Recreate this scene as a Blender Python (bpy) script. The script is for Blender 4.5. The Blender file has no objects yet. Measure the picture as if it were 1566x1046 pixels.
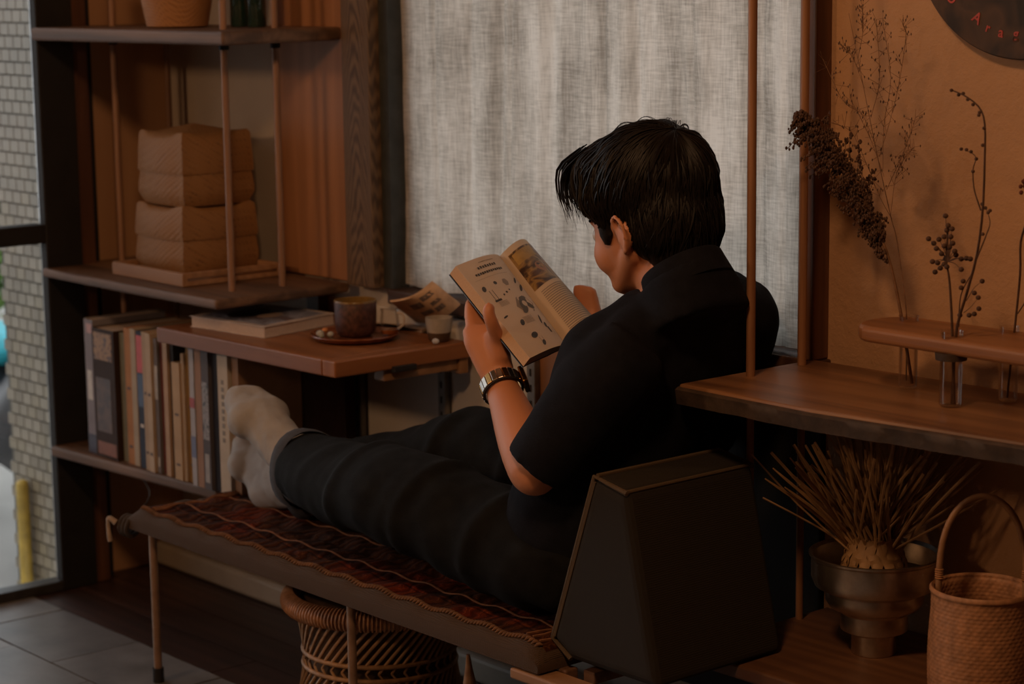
import bpy, math, random
import numpy as np
from mathutils import Vector, Matrix, noise

# ------------------------------------------------------------------ camera, world, lights, exposure
scene = bpy.context.scene
COL = scene.collection
W, H, FPX = 1566.0, 1046.0, 3307.0
CAM_H = 1.30
def _cam_axes(pitch=9.7, roll=-0.72, yaw=40.43):
    p, r, y = (math.radians(a) for a in (pitch, roll, yaw))
    fw = np.array([-math.cos(y), math.sin(y), 0]); rt = np.array([math.sin(y), math.cos(y), 0]); up = np.array([0, 0, 1.0])
    F = fw*math.cos(p) - up*math.sin(p); U = fw*math.sin(p) + up*math.cos(p)
    return rt*math.cos(r) + U*math.sin(r), U*math.cos(r) - rt*math.sin(r), F
CR, CU, CF = _cam_axes()
CC = np.array([0, 0, CAM_H])
cam_data = bpy.data.cameras.new('camera'); cam = bpy.data.objects.new('camera', cam_data); COL.objects.link(cam)
cam_data.sensor_width = 36; cam_data.lens = 36*FPX/W
cam_data.clip_start = 0.05
cam_data.dof.use_dof = True; cam_data.dof.focus_distance = 3.25; cam_data.dof.aperture_fstop = 4.6
M = Matrix.Identity(4)
for i in range(3):
    M[i][0], M[i][1], M[i][2], M[i][3] = CR[i], CU[i], -CF[i], CC[i]
cam.matrix_world = M
scene.camera = cam

world = bpy.data.worlds.new('overcast_sky'); scene.world = world; world.use_nodes = True
bg = world.node_tree.nodes['Background']; bg.inputs[0].default_value = (0.93, 0.97, 1.0, 1); bg.inputs[1].default_value = 1.35

def lamp(name, loc, energy, color, radius, kind='POINT'):
    l = bpy.data.lights.new(name, kind); l.energy = energy; l.color = color; l.shadow_soft_size = radius
    o = bpy.data.objects.new(name, l); COL.objects.link(o); o.location = loc; return o
lamp('warm_pendant_light', (-1.50, 0.90, 2.20), 44, (1.0, 0.54, 0.26), 0.12)
lamp('warm_fill_light', (-3.05, -0.45, 1.75), 38, (1.0, 0.54, 0.26), 0.12)  # unseen fill lamp, added to brighten the bay and the wall under the table

scene.view_settings.view_transform = 'Standard'; scene.view_settings.look = 'None'
scene.view_settings.exposure = 0.0; scene.view_settings.gamma = 1.0; scene.view_settings.use_curve_mapping = False

# ------------------------------------------------------------------ pixel -> world helpers (frame 1566 x 1046)
def ray(x, y): return CF + CR*(x-W/2)/FPX - CU*(y-H/2)/FPX
def PZ(x, y, z): d = ray(x, y); return CC + d*(z-CC[2])/d[2]
def PY(x, y, v): d = ray(x, y); return CC + d*(v-CC[1])/d[1]
def PX(x, y, v): d = ray(x, y); return CC + d*(v-CC[0])/d[0]
def PD(x, y, d): return CC + ray(x, y)*d
A = lambda *a: np.array(a, float)
rnd = random.Random(7)

# ------------------------------------------------------------------ mesh builder
def unit(v):
    v = np.asarray(v, float); n = np.linalg.norm(v); return v/n if n > 1e-12 else v
def smooth_path(pts, n):
    """Catmull-Rom through points (any dimension)"""
    P = [np.asarray(p, float) for p in pts]
    P = [2*P[0]-P[1]] + P + [2*P[-1]-P[-2]]
    out = []
    segs = len(P)-3
    for k in range(n+1):
        t = k/n*segs; i = min(int(t), segs-1); t -= i
        a, b, c, d = P[i:i+4]
        out.append(0.5*((2*b)+(-a+c)*t+(2*a-5*b+4*c-d)*t*t+(-a+3*b-3*c+d)*t**3))
    return out
class G:
    def __init__(s): s.v = []; s.f = []
    def add(s, vs, fs):
        o = len(s.v); s.v += [tuple(map(float, p)) for p in vs]; s.f += [tuple(i+o for i in f) for f in fs]; return s
    def merge(s, g): return s.add(g.v, g.f)
    def box(s, lo, hi, M=None):
        (a, b, c), (d, e, f) = lo, hi
        vs = [(a,b,c),(d,b,c),(d,e,c),(a,e,c),(a,b,f),(d,b,f),(d,e,f),(a,e,f)]
        if M is not None: vs = [tuple(M @ Vector(p)) for p in vs]
        return s.add(vs, [(0,3,2,1),(4,5,6,7),(0,1,5,4),(1,2,6,5),(2,3,7,6),(3,0,4,7)])
    def prism(s, poly, z0, z1):
        n = len(poly)
        vs = [(x,y,z0) for x,y in poly]+[(x,y,z1) for x,y in poly]
        area = sum(poly[i][0]*poly[(i+1)%n][1]-poly[(i+1)%n][0]*poly[i][1] for i in range(n))
        fs = [tuple(range(n))[::-1], tuple(range(n, 2*n))]+[(i,(i+1)%n,n+(i+1)%n,n+i) for i in range(n)]
        if area < 0: fs = [f[::-1] for f in fs]
        return s.add(vs, fs)
    def tube(s, pts, r, n=8, cap=True, up=None):
        """r: scalar, list of scalars or list of (a,b) with b along `up`-ish direction"""
        P = [np.asarray(p, float) for p in pts]; m = len(P)
        if not isinstance(r, (list, tuple)): r = [r]*m
        vs = []; ref = None
        for i in range(m):
            t = unit(P[min(i+1, m-1)]-P[max(i-1, 0)])
            if up is not None: ref0 = np.asarray(up, float)
            elif ref is None: ref0 = A(0,0,1) if abs(t[2]) < 0.9 else A(1,0,0)
            else: ref0 = ref
            b = ref0 - t*(ref0@t)
            if np.linalg.norm(b) < 1e-6: b = np.cross(t, A(1,0.3,0.1))
            b = unit(b); ref = b; a = np.cross(b, t)
            ra, rb = r[i] if isinstance(r[i], (tuple, list)) else (r[i], r[i])
            for k in range(n):
                an = 2*math.pi*k/n; vs.append(P[i]+a*ra*math.cos(an)+b*rb*math.sin(an))
        fs = []
        for i in range(m-1):
            for k in range(n):
                k2 = (k+1)%n; fs.append((i*n+k, i*n+k2, (i+1)*n+k2, (i+1)*n+k))
        if cap: fs += [tuple(range(n))[::-1], tuple(range((m-1)*n, m*n))]
        return s.add(vs, fs)
    def capsule(s, p, q, r0, r1, n=14):
        p = np.asarray(p, float); q = np.asarray(q, float); d = unit(q-p)
        pts = []; rs = []
        for k in range(5):
            a = math.pi/2*(1-k/4.0); pts.append(p-d*r0*math.sin(a)); rs.append(max(r0*math.cos(a), r0*0.05))
        for k in range(5):
            a = math.pi/2*k/4.0; pts.append(q+d*r1*math.sin(a)); rs.append(max(r1*math.cos(a), r1*0.05))
        return s.tube(pts, rs, n)
    def lathe(s, c, prof, n=32, closed=False):
        cx, cy, cz = c; m = len(prof); vs = []; fs = []
        for r, z in prof:
            for k in range(n):
                a = 2*math.pi*k/n; vs.append((cx+r*math.cos(a), cy+r*math.sin(a), cz+z))
        for i in range(m-1 if not closed else m):
            j = (i+1) % m
            for k in range(n):
                k2 = (k+1)%n; fs.append((i*n+k, i*n+k2, j*n+k2, j*n+k))
        if not closed:
            if prof[0][0] > 1e-6: fs.append(tuple(range(n))[::-1])
            if prof[-1][0] > 1e-6: fs.append(tuple(range((m-1)*n, m*n)))
        return s.add(vs, fs)
    def ell(s, c, r, Mx=None, nu=20, nv=12):
        vs = []; fs = []
        for i in range(nv+1):
            th = math.pi*i/nv
            for k in range(nu):
                ph = 2*math.pi*k/nu
                p = A(r[0]*math.sin(th)*math.cos(ph), r[1]*math.sin(th)*math.sin(ph), r[2]*math.cos(th))
                if Mx is not None: p = Mx @ p
                vs.append(p+np.asarray(c, float))
        for i in range(nv):
            for k in range(nu):
                k2 = (k+1)%nu; fs.append((i*nu+k, (i+1)*nu+k, (i+1)*nu+k2, i*nu+k2))
        return s.add(vs, fs)
    def grid(s, P):
        m = len(P); n = len(P[0]); vs = [p for row in P for p in row]
        fs = [(i*n+k, i*n+k+1, (i+1)*n+k+1, (i+1)*n+k) for i in range(m-1) for k in range(n-1)]
        return s.add(vs, fs)
    def slab(s, P, Q):
        """closed shell between two equal grids"""
        m = len(P); n = len(P[0]); o = m*n
        vs = [p for row in P for p in row]+[p for row in Q for p in row]; fs = []
        for i in range(m-1):
            for k in range(n-1):
                a, b, c, d = i*n+k, i*n+k+1, (i+1)*n+k+1, (i+1)*n+k
                fs += [(a,b,c,d), (o+d,o+c,o+b,o+a)]
        for k in range(n-1):
            fs += [(k+1,k,o+k,o+k+1), ((m-1)*n+k,(m-1)*n+k+1,o+(m-1)*n+k+1,o+(m-1)*n+k)]
        for i in range(m-1):
            fs += [(i*n,(i+1)*n,o+(i+1)*n,o+i*n), ((i+1)*n+n-1,i*n+n-1,o+i*n+n-1,o+(i+1)*n+n-1)]
        return s.add(vs, fs)

ORG = {}
def link(name, mesh, mat, parent=None):
    o = bpy.data.objects.new(name, mesh); COL.objects.link(o)
    if mat is not None and not mesh.materials: mesh.materials.append(mat)
    if parent is not None: o.parent = parent
    ORG[o] = ORG[parent] if parent is not None else A(0,0,0)
    return o
def mesh_of(name, g, off, smooth=None):
    me = bpy.data.meshes.new(name)
    v = np.asarray(g.v, float)-off
    me.from_pydata(v.tolist(), [], g.f)
    if smooth:
        me.polygons.foreach_set('use_smooth', [True]*len(me.polygons))
        me.update(); me.set_sharp_from_angle(angle=math.radians(smooth))
    me.update(); return me
def mk(name, g, mat, parent=None, smooth=None, bevel=0, segs=2):
    off = ORG[parent] if parent is not None else A(0,0,0)
    o = link(name, mesh_of(name, g, off, smooth), mat, parent)
    if bevel:
        b = o.modifiers.new('bevel', 'BEVEL'); b.width = bevel; b.segments = segs; b.limit_method = 'ANGLE'; b.angle_limit = math.radians(40)
    return o
def tag(o, label=None, cat=None, group=None, kind=None):
    if label: o['label'] = label
    if cat: o['category'] = cat
    if group: o['group'] = group
    if kind: o['kind'] = kind
    return o
def empty(name, loc, label=None, cat=None, group=None):
    o = bpy.data.objects.new(name, None); COL.objects.link(o); o.location = tuple(map(float, loc)); o.empty_display_size = 0.05
    ORG[o] = A(*loc); return tag(o, label, cat, group)
def struct(name, g, mat, **k): return tag(mk(name, g, mat, **k), kind='structure')
def inst(name, src, parent, loc=(0,0,0), rot=(0,0,0)):
    o = bpy.data.objects.new(name, src.data); COL.objects.link(o); o.parent = parent; o.location = loc; o.rotation_euler = rot
    ORG[o] = ORG[parent]; return o
def remesh(g, voxel, smooth_it=4, factor=0.5):
    me = bpy.data.meshes.new('tmp'); me.from_pydata(g.v, [], g.f); me.update()
    o = bpy.data.objects.new('tmp', me); COL.objects.link(o)
    m = o.modifiers.new('r', 'REMESH'); m.mode = 'VOXEL'; m.voxel_size = voxel; m.use_smooth_shade = True
    if smooth_it:
        s_ = o.modifiers.new('s', 'SMOOTH'); s_.factor = factor; s_.iterations = smooth_it
    dg = bpy.context.evaluated_depsgraph_get(); dg.update()
    out = bpy.data.meshes.new_from_object(o.evaluated_get(dg), depsgraph=dg)
    bpy.data.objects.remove(o); bpy.data.meshes.remove(me)
    return out
def mk_mesh(name, me, mat, parent, smooth=True):
    me.name = name; me.transform(Matrix.Translation(Vector(-ORG[parent])))
    me.materials.clear(); me.materials.append(mat)
    if smooth: me.polygons.foreach_set('use_smooth', [True]*len(me.polygons))
    return link(name, me, mat, parent)
def displace(me, fn):
    n = len(me.vertices); co = np.empty(n*3); me.vertices.foreach_get('co', co); no = np.empty(n*3); me.vertex_normals.foreach_get('vector', no)
    co = co.reshape(-1,3); no = no.reshape(-1,3)
    d = np.array([fn(Vector(p), Vector(q)) for p, q in zip(co, no)])
    co = co+no*d[:,None]; me.vertices.foreach_set('co', co.ravel()); me.update()

# ------------------------------------------------------------------ materials
def new_mat(name):
    m = bpy.data.materials.new(name); m.use_nodes = True; nt = m.node_tree
    return m, nt, nt.nodes['Principled BSDF']
def node(nt, t, **k):
    n = nt.nodes.new(t)
    for a, b in k.items(): setattr(n, a, b)
    return n
def rgba(c): return (c[0], c[1], c[2], 1)
def coords(nt, scale=(1,1,1), rot=(0,0,0)):
    tc = node(nt, 'ShaderNodeTexCoord'); mp = node(nt, 'ShaderNodeMapping')
    mp.inputs['Scale'].default_value = scale; mp.inputs['Rotation'].default_value = rot
    nt.links.new(tc.outputs['Object'], mp.inputs[0]); return mp.outputs[0]
def ramp(nt, fac, stops):
    r = node(nt, 'ShaderNodeValToRGB'); nt.links.new(fac, r.inputs[0]); e = r.color_ramp.elements
    while len(e) < len(stops): e.new(0.5)
    for el, (p, c) in zip(e, stops): el.position = p; el.color = rgba(c)
    return r.outputs[0]
def bump(nt, b, h, strength, dist=0.002):
    n = node(nt, 'ShaderNodeBump'); n.inputs['Strength'].default_value = strength; n.inputs['Distance'].default_value = dist
    nt.links.new(h, n.inputs['Height']); nt.links.new(n.outputs[0], b.inputs['Normal'])
def noise_tex(nt, vec, scale, detail=4, rough=0.55, dist=0.0):
    n = node(nt, 'ShaderNodeTexNoise'); n.inputs['Scale'].default_value = scale; n.inputs['Detail'].default_value = detail
    n.inputs['Roughness'].default_value = rough; n.inputs['Distortion'].default_value = dist
    nt.links.new(vec, n.inputs['Vector']); return n.outputs[0]
def plain(name, c, rough=0.6, metal=0.0, var=0.25, scale=30, bmp=0.0, bscale=None, sheen=0.0, spec=0.5):
    m, nt, b = new_mat(name)
    v = coords(nt); n = noise_tex(nt, v, scale)
    nt.links.new(ramp(nt, n, [(0.3, [x*(1-var) for x in c]), (0.7, [min(1, x*(1+var)) for x in c])]), b.inputs['Base Color'])
    b.inputs['Roughness'].default_value = rough; b.inputs['Metallic'].default_value = metal; b.inputs['Specular IOR Level'].default_value = spec
    if sheen: b.inputs['Sheen Weight'].default_value = sheen; b.inputs['Sheen Roughness'].default_value = 0.6
    if bmp: bump(nt, b, noise_tex(nt, v, bscale or scale*3), bmp)
    return m
def wood(name, c1, c2, axis=0, scale=14, rough=0.5, bmp=0.15, spec=0.4):
    m, nt, b = new_mat(name)
    sc = [scale]*3; sc[axis] = scale*0.09
    v = coords(nt, tuple(sc))
    n1 = noise_tex(nt, v, 1.0, 6, 0.6, 0.6)
    w = node(nt, 'ShaderNodeTexWave', wave_type='RINGS', rings_direction='XYZ'[axis]); w.inputs['Scale'].default_value = 0.7
    w.inputs['Distortion'].default_value = 6; w.inputs['Detail'].default_value = 3; w.inputs['Detail Scale'].default_value = 1.2
    nt.links.new(v, w.inputs['Vector'])
    mx = node(nt, 'ShaderNodeMath', operation='MULTIPLY'); nt.links.new(n1, mx.inputs[0]); nt.links.new(w.outputs['Fac'], mx.inputs[1])
    ad = node(nt, 'ShaderNodeMath', operation='MULTIPLY_ADD'); nt.links.new(mx.outputs[0], ad.inputs[0]); ad.inputs[1].default_value = 0.4; nt.links.new(n1, ad.inputs[2])
    col = ramp(nt, ad.outputs[0], [(0.42, c2), (0.80, c1)])
    nt.links.new(col, b.inputs['Base Color']); b.inputs['Roughness'].default_value = rough; b.inputs['Specular IOR Level'].default_value = spec
    if bmp: bump(nt, b, ad.outputs[0], bmp, 0.0015)
    return m
def weave(name, c1, c2, sx=180, rough=0.8, bmp=0.6, rot=(0,0,math.pi/4), sheen=0.0, var=0.3):
    m, nt, b = new_mat(name)
    v = coords(nt, (1,1,1), rot)
    ws = []
    for d in ('X', 'Z', 'Y'):
        w = node(nt, 'ShaderNodeTexWave', bands_direction=d); w.inputs['Scale'].default_value = sx/6.0; w.inputs['Distortion'].default_value = 1.2
        w.inputs['Detail'].default_value = 1.0; nt.links.new(v, w.inputs['Vector']); ws.append(w.outputs['Fac'])
    a = node(nt, 'ShaderNodeMath', operation='MAXIMUM'); nt.links.new(ws[0], a.inputs[0]); nt.links.new(ws[1], a.inputs[1])
    a2 = node(nt, 'ShaderNodeMath', operation='MULTIPLY_ADD'); nt.links.new(ws[2], a2.inputs[0]); a2.inputs[1].default_value = 0.3; nt.links.new(a.outputs[0], a2.inputs[2])
    n = noise_tex(nt, v, 40, 4)
    a3 = node(nt, 'ShaderNodeMath', operation='MULTIPLY_ADD'); nt.links.new(n, a3.inputs[0]); a3.inputs[1].default_value = var*2; nt.links.new(a2.outputs[0], a3.inputs[2])
    nt.links.new(ramp(nt, a3.outputs[0], [(0.4, c2), (1.0, c1)]), b.inputs['Base Color']); b.inputs['Roughness'].default_value = rough
    if sheen: b.inputs['Sheen Weight'].default_value = sheen
    bump(nt, b, a2.outputs[0], bmp, 0.0015)
    return m
def thin_glass(name, tint=(1,1,1), gloss=0.08, k=0.8):
    m, nt, b = new_mat(name); nt.nodes.remove(b); out = nt.nodes['Material Output']
    t = node(nt, 'ShaderNodeBsdfTransparent'); t.inputs[0].default_value = rgba(tint)
    g = node(nt, 'ShaderNodeBsdfGlossy'); g.inputs['Roughness'].default_value = 0.03
    lw = node(nt, 'ShaderNodeFresnel'); lw.inputs[0].default_value = 1.45
    ml = node(nt, 'ShaderNodeMath', operation='MULTIPLY_ADD'); nt.links.new(lw.outputs[0], ml.inputs[0]); ml.inputs[1].default_value = k; ml.inputs[2].default_value = gloss*0.2
    mx = node(nt, 'ShaderNodeMixShader'); nt.links.new(ml.outputs[0], mx.inputs[0]); nt.links.new(t.outputs[0], mx.inputs[1]); nt.links.new(g.outputs[0], mx.inputs[2])
    nt.links.new(mx.outputs[0], out.inputs[0]); return m
def linen(name):
    m, nt, b = new_mat(name); nt.nodes.remove(b); out = nt.nodes['Material Output']
    v = coords(nt)
    vh = coords(nt, (34, 34, 300)); vv = coords(nt, (300, 34, 26))
    h = noise_tex(nt, vh, 1.0, 2); w = noise_tex(nt, vv, 1.0, 2); c = noise_tex(nt, v, 9, 5)
    a0 = node(nt, 'ShaderNodeMath', operation='ADD'); nt.links.new(h, a0.inputs[0]); nt.links.new(w, a0.inputs[1])
    a = node(nt, 'ShaderNodeMath', operation='MULTIPLY'); nt.links.new(a0.outputs[0], a.inputs[0]); a.inputs[1].default_value = 0.62
    a2 = node(nt, 'ShaderNodeMath', operation='MULTIPLY_ADD'); nt.links.new(c, a2.inputs[0]); a2.inputs[1].default_value = 0.9; nt.links.new(a.outputs[0], a2.inputs[2])
    vs_ = coords(nt, (16, 16, 1.6)); st_ = noise_tex(nt, vs_, 1.0, 4, 0.6)  # vertical noise bands: shade of the folds put into the cloth colour
    a4 = node(nt, 'ShaderNodeMath', operation='MULTIPLY_ADD'); nt.links.new(st_, a4.inputs[0]); a4.inputs[1].default_value = 1.35; nt.links.new(a2.outputs[0], a4.inputs[2]); a2 = a4
    hlf = node(nt, 'ShaderNodeMath', operation='MULTIPLY'); hlf.inputs[1].default_value = 0.355; nt.links.new(a2.outputs[0], hlf.inputs[0])
    col = ramp(nt, hlf.outputs[0], [(0.49, (0.36,0.325,0.28)), (0.61, (0.60,0.555,0.49)), (0.73, (0.82,0.77,0.695))])
    d = node(nt, 'ShaderNodeBsdfDiffuse'); t = node(nt, 'ShaderNodeBsdfTranslucent')
    bp = node(nt, 'ShaderNodeBump'); bp.inputs['Strength'].default_value = 0.35; bp.inputs['Distance'].default_value = 0.001
    nt.links.new(a.outputs[0], bp.inputs['Height'])
    for s_ in (d, t): nt.links.new(col, s_.inputs[0])
    nt.links.new(bp.outputs[0], d.inputs['Normal'])
    mx = node(nt, 'ShaderNodeMixShader'); mx.inputs[0].default_value = 0.55
    nt.links.new(d.outputs[0], mx.inputs[1]); nt.links.new(t.outputs[0], mx.inputs[2]); nt.links.new(mx.outputs[0], out.inputs[0])
    return m
def plaster(name, c, b_s=0.5, scale=60):
    m, nt, b = new_mat(name); v = coords(nt)
    n = noise_tex(nt, v, 3.0, 5); n2 = noise_tex(nt, v, scale, 6, 0.65)
    nt.links.new(ramp(nt, n, [(0.3, [x*0.86 for x in c]), (0.7, c)]), b.inputs['Base Color']); b.inputs['Roughness'].default_value = 0.85
    r = node(nt, 'ShaderNodeMath', operation='POWER'); nt.links.new(n2, r.inputs[0]); r.inputs[1].default_value = 2.0
    bump(nt, b, r.outputs[0], b_s, 0.006); return m
def picture(name, cols, scale=18, rough=0.4, seed=0.0):
    m, nt, b = new_mat(name); v = coords(nt); mp = node(nt, 'ShaderNodeMapping'); mp.inputs['Location'].default_value = (seed, seed*2, seed*3); nt.links.new(v, mp.inputs[0])
    n = noise_tex(nt, mp.outputs[0], scale, 3, 0.5, 0.8)
    k = len(cols); st = [(0.32+0.36*i/max(1, k-1), c) for i, c in enumerate(cols)]
    nt.links.new(ramp(nt, n, st), b.inputs['Base Color']); b.inputs['Roughness'].default_value = rough; return m

WALNUT = wood('dark_walnut', (0.13,0.065,0.035), (0.05,0.026,0.016), 0, 16, 0.5)
SHELF = wood('weathered_shelf_wood', (0.20,0.115,0.07), (0.085,0.05,0.032), 0, 18, 0.55, 0.3)
SHELF_R = wood('warm_shelf_wood', (0.30,0.15,0.07), (0.13,0.062,0.032), 0, 15, 0.38, 0.15)
TABLEWOOD = wood('table_oak', (0.33,0.130,0.048), (0.20,0.075,0.028), 0, 11, 0.35, 0.1)
TABLEWOOD_Y = wood('table_oak_end', (0.33,0.130,0.048), (0.20,0.075,0.028), 1, 14, 0.38, 0.1)
PANELWOOD = wood('cedar_panel', (0.44,0.21,0.10), (0.33,0.155,0.072), 2, 12, 0.5, 0.05)
def cathedral(name, xc, c1, c2):
    m, nt, b = new_mat(name); tc = node(nt, 'ShaderNodeTexCoord'); sx = node(nt, 'ShaderNodeSeparateXYZ'); nt.links.new(tc.outputs['Object'], sx.inputs[0])
    def mth(op, a, b_=None, c_=None):
        n = node(nt, 'ShaderNodeMath', operation=op)
        for i, q in enumerate((a, b_, c_)):
            if q is None: continue
            if isinstance(q, (int, float)): n.inputs[i].default_value = q
            else: nt.links.new(q, n.inputs[i])
        return n.outputs[0]
    dx = mth('MULTIPLY', mth('SUBTRACT', sx.outputs[0], xc), 60.0)
    par = mth('MULTIPLY', dx, dx)
    nz = noise_tex(nt, coords(nt, (30,30,5)), 1.0, 3)
    t = mth('ADD', mth('MULTIPLY_ADD', sx.outputs[2], 32.0, par), mth('MULTIPLY', nz, 5.0))
    w = mth('MULTIPLY_ADD', mth('SINE', mth('MULTIPLY', t, 5.2)), 0.5, 0.5)
    f = noise_tex(nt, coords(nt, (260,260,8)), 1.0, 3)
    nt.links.new(ramp(nt, mth('MULTIPLY_ADD', w, 0.6, mth('MULTIPLY', f, 0.5)), [(0.2, c2), (0.85, c1)]), b.inputs['Base Color']); b.inputs['Roughness'].default_value = 0.6
    bump(nt, b, w, 0.2, 0.001); return m
POSTWOOD = cathedral('grained_post', -3.366, (0.20,0.125,0.068), (0.075,0.045,0.027))
BROWNPOST = wood('red_brown_post', (0.16,0.07,0.035), (0.08,0.035,0.02), 2, 18, 0.5)
DOWEL = wood('pale_dowel', (0.34,0.19,0.115), (0.24,0.13,0.078), 2, 40, 0.5, 0.05)
DOWEL_D = wood('brown_dowel', (0.34,0.17,0.085), (0.23,0.11,0.055), 2, 40, 0.45, 0.05)
TRAYWOOD = wood('tray_wood', (0.40,0.225,0.12), (0.27,0.145,0.075), 0, 18, 0.55, 0.1)
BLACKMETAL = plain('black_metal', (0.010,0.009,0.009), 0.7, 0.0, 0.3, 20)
STEEL = plain('brushed_steel', (0.62,0.56,0.49), 0.34, 1.0, 0.15, 60)
GALV = plain('galvanised_rail', (0.22,0.21,0.20), 0.5, 0.6, 0.2, 40)
PLASTER = plaster('tan_plaster', (0.50,0.29,0.155), 0.55, 45)
BAYWALL = plain('bay_wall_paint', (0.50,0.44,0.37), 0.8, 0, 0.08, 6)
GREYPANEL = plain('grey_wall_panel', (0.60,0.56,0.51), 0.8, 0, 0.08, 10)
DARKWALL = plain('dark_room_wall', (0.11,0.07,0.045), 0.85, 0, 0.15, 3)
CEIL = plain('ceiling_wood', (0.12,0.075,0.045), 0.85, 0, 0.15, 3)
TILES = [plain('slate_tile_%d' % i, c, 0.36, 0, 0.3, 9, 0.15, 30) for i, c in enumerate(((0.155,0.16,0.17),(0.175,0.175,0.18),(0.14,0.145,0.155),(0.18,0.15,0.135)))]
PLANK = wood('dark_floor_plank', (0.065,0.034,0.026), (0.03,0.017,0.014), 0, 12, 0.38, 0.1)
GROUT = plain('floor_joint', (0.03,0.022,0.018), 0.8, 0, 0.2, 20)
BAMBOO = weave('woven_bamboo', (0.30,0.155,0.060), (0.11,0.053,0.022), 250, 0.6, 0.55, (0.75,0.6,0.3), var=0.55)
GLASS = thin_glass('clear_glass')
GLASS_T = thin_glass('vase_glass', (0.96,0.94,0.92), 0.1, 0.45)
SKIN = plain('skin', (0.55,0.23,0.115), 0.5, 0, 0.06, 14, 0.05, 220)
HAIR = plain('black_hair', (0.009,0.0065,0.005), 0.5, 0, 0.4, 60, spec=0.22)
SHIRT = plain('navy_black_knit', (0.0075,0.0080,0.0120), 0.9, 0, 0.25, 60, 0.35, 500, spec=0.15)
TROUSER = plain('black_trouser_cloth', (0.0080,0.0085,0.0092), 0.9, 0, 0.3, 40, 0.3, 400, spec=0.15)
CUFF = plain('grey_trouser_cuff', (0.05,0.05,0.058), 0.9, 0, 0.2, 60, 0.3, 400)
SOCK = plain('white_cotton_sock', (0.36,0.35,0.345), 0.9, 0, 0.12, 25, 0.4, 300, sheen=0.1)
PAPER = plain('page_paper', (0.56,0.45,0.36), 0.7, 0, 0.03, 20)
PAGEEDGE = plain('page_edge', (0.50,0.32,0.19), 0.8, 0, 0.06, 400)
INK = plain('printing_ink', (0.045,0.04,0.04), 0.7, 0, 0.4, 80)
INKGREY = plain('grey_printing_ink', (0.24,0.19,0.155), 0.7, 0, 0.1, 50)
BURLAP = weave('burlap', (0.078,0.044,0.023), (0.03,0.018,0.010), 900, 0.9, 0.8, (0,0,0), var=0.4)
CUSHION = weave('olive_brown_upholstery', (0.030,0.022,0.013), (0.014,0.0105,0.007), 2600, 0.9, 0.8, (0,0,0))
PIPING = weave('cushion_piping', (0.15,0.10,0.055), (0.06,0.04,0.022), 1400, 0.85, 0.9, (0,0,0))
CANE = plain('cane', (0.34,0.19,0.085), 0.5, 0, 0.35, 60, 0.1)
RATTAN = plain('reddish_rattan', (0.37,0.185,0.09), 0.5, 0, 0.35, 90, 0.2)
STRAW = plain('dry_straw', (0.34,0.20,0.09), 0.6, 0, 0.3, 25)
DRIED = plain('dried_plant', (0.075,0.036,0.02), 0.8, 0, 0.4, 90)
DRIED_L = plain('pale_dried_grass', (0.17,0.085,0.042), 0.8, 0, 0.4, 90)
SHELF_L = wood('dark_lower_shelf', (0.17,0.08,0.038), (0.11,0.05,0.025), 0, 15, 0.5, 0.1)
CHAR = plain('charred_wood_edge', (0.05,0.032,0.022), 0.7, 0, 0.4, 40, 0.5, 120)

# ------------------------------------------------------------------ the room
XL, YB = -4.06, 2.526
XF, YFRONT, ZC = 1.6, -1.7, 2.6
# floor, with slate tiles by the door and dark planks further in
g = G(); g.box((-4.18,YFRONT,-0.06),(XF,YB+0.1,-0.006)); floor = struct('floor', g, GROUT)
def floor_piece(name, mat, x0, x1, y0, y1, gap, h, k):
    me = bpy.data.meshes.new(name); gg = G().box((x0+gap, y0+gap, -0.02), (x1-gap, y1-gap, h)); me.from_pydata(gg.v, [], gg.f); me.update()
    o = link(name, me, mat, floor); return o
k = 0; y = 2.11
while y > 0.75:
    x = -3.93 + (0.15 if k % 2 else 0.0) - 0.3
    while x < -1.6:
        floor_piece('floor_tile', TILES[rnd.choice((0,0,1,2,1,3))], max(x,-4.17), min(x+0.3,-1.5), y-0.195, y, 0.002, rnd.uniform(-0.001,0.0008), k); x += 0.3
    y -= 0.195; k += 1
k = 0; y = 2.11
while y < 2.43:
    x = -4.17; 
    while x < -1.0:
        L = rnd.uniform(0.9, 1.5) if x > -4.17 else 0.8+0.35*(k % 3)
        floor_piece('floor_plank', PLANK, x, min(x+L, -0.9), y, min(y+0.104, YB), 0.0012, rnd.uniform(-0.0008,0.0008), k); x += L
    y += 0.104; k += 1
g = G().box((-4.3,YFRONT-0.1,ZC),(XF+0.1,YB+0.1,ZC+0.1)); struct('ceiling', g, CEIL)
g = G().box((XF,YFRONT-0.1,-0.06),(XF+0.1,YB+0.1,ZC)); struct('wall_right', g, DARKWALL)
g = G().box((-4.3,YFRONT-0.1,-0.06),(XF,YFRONT,ZC)); struct('wall_front', g, DARKWALL)
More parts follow.
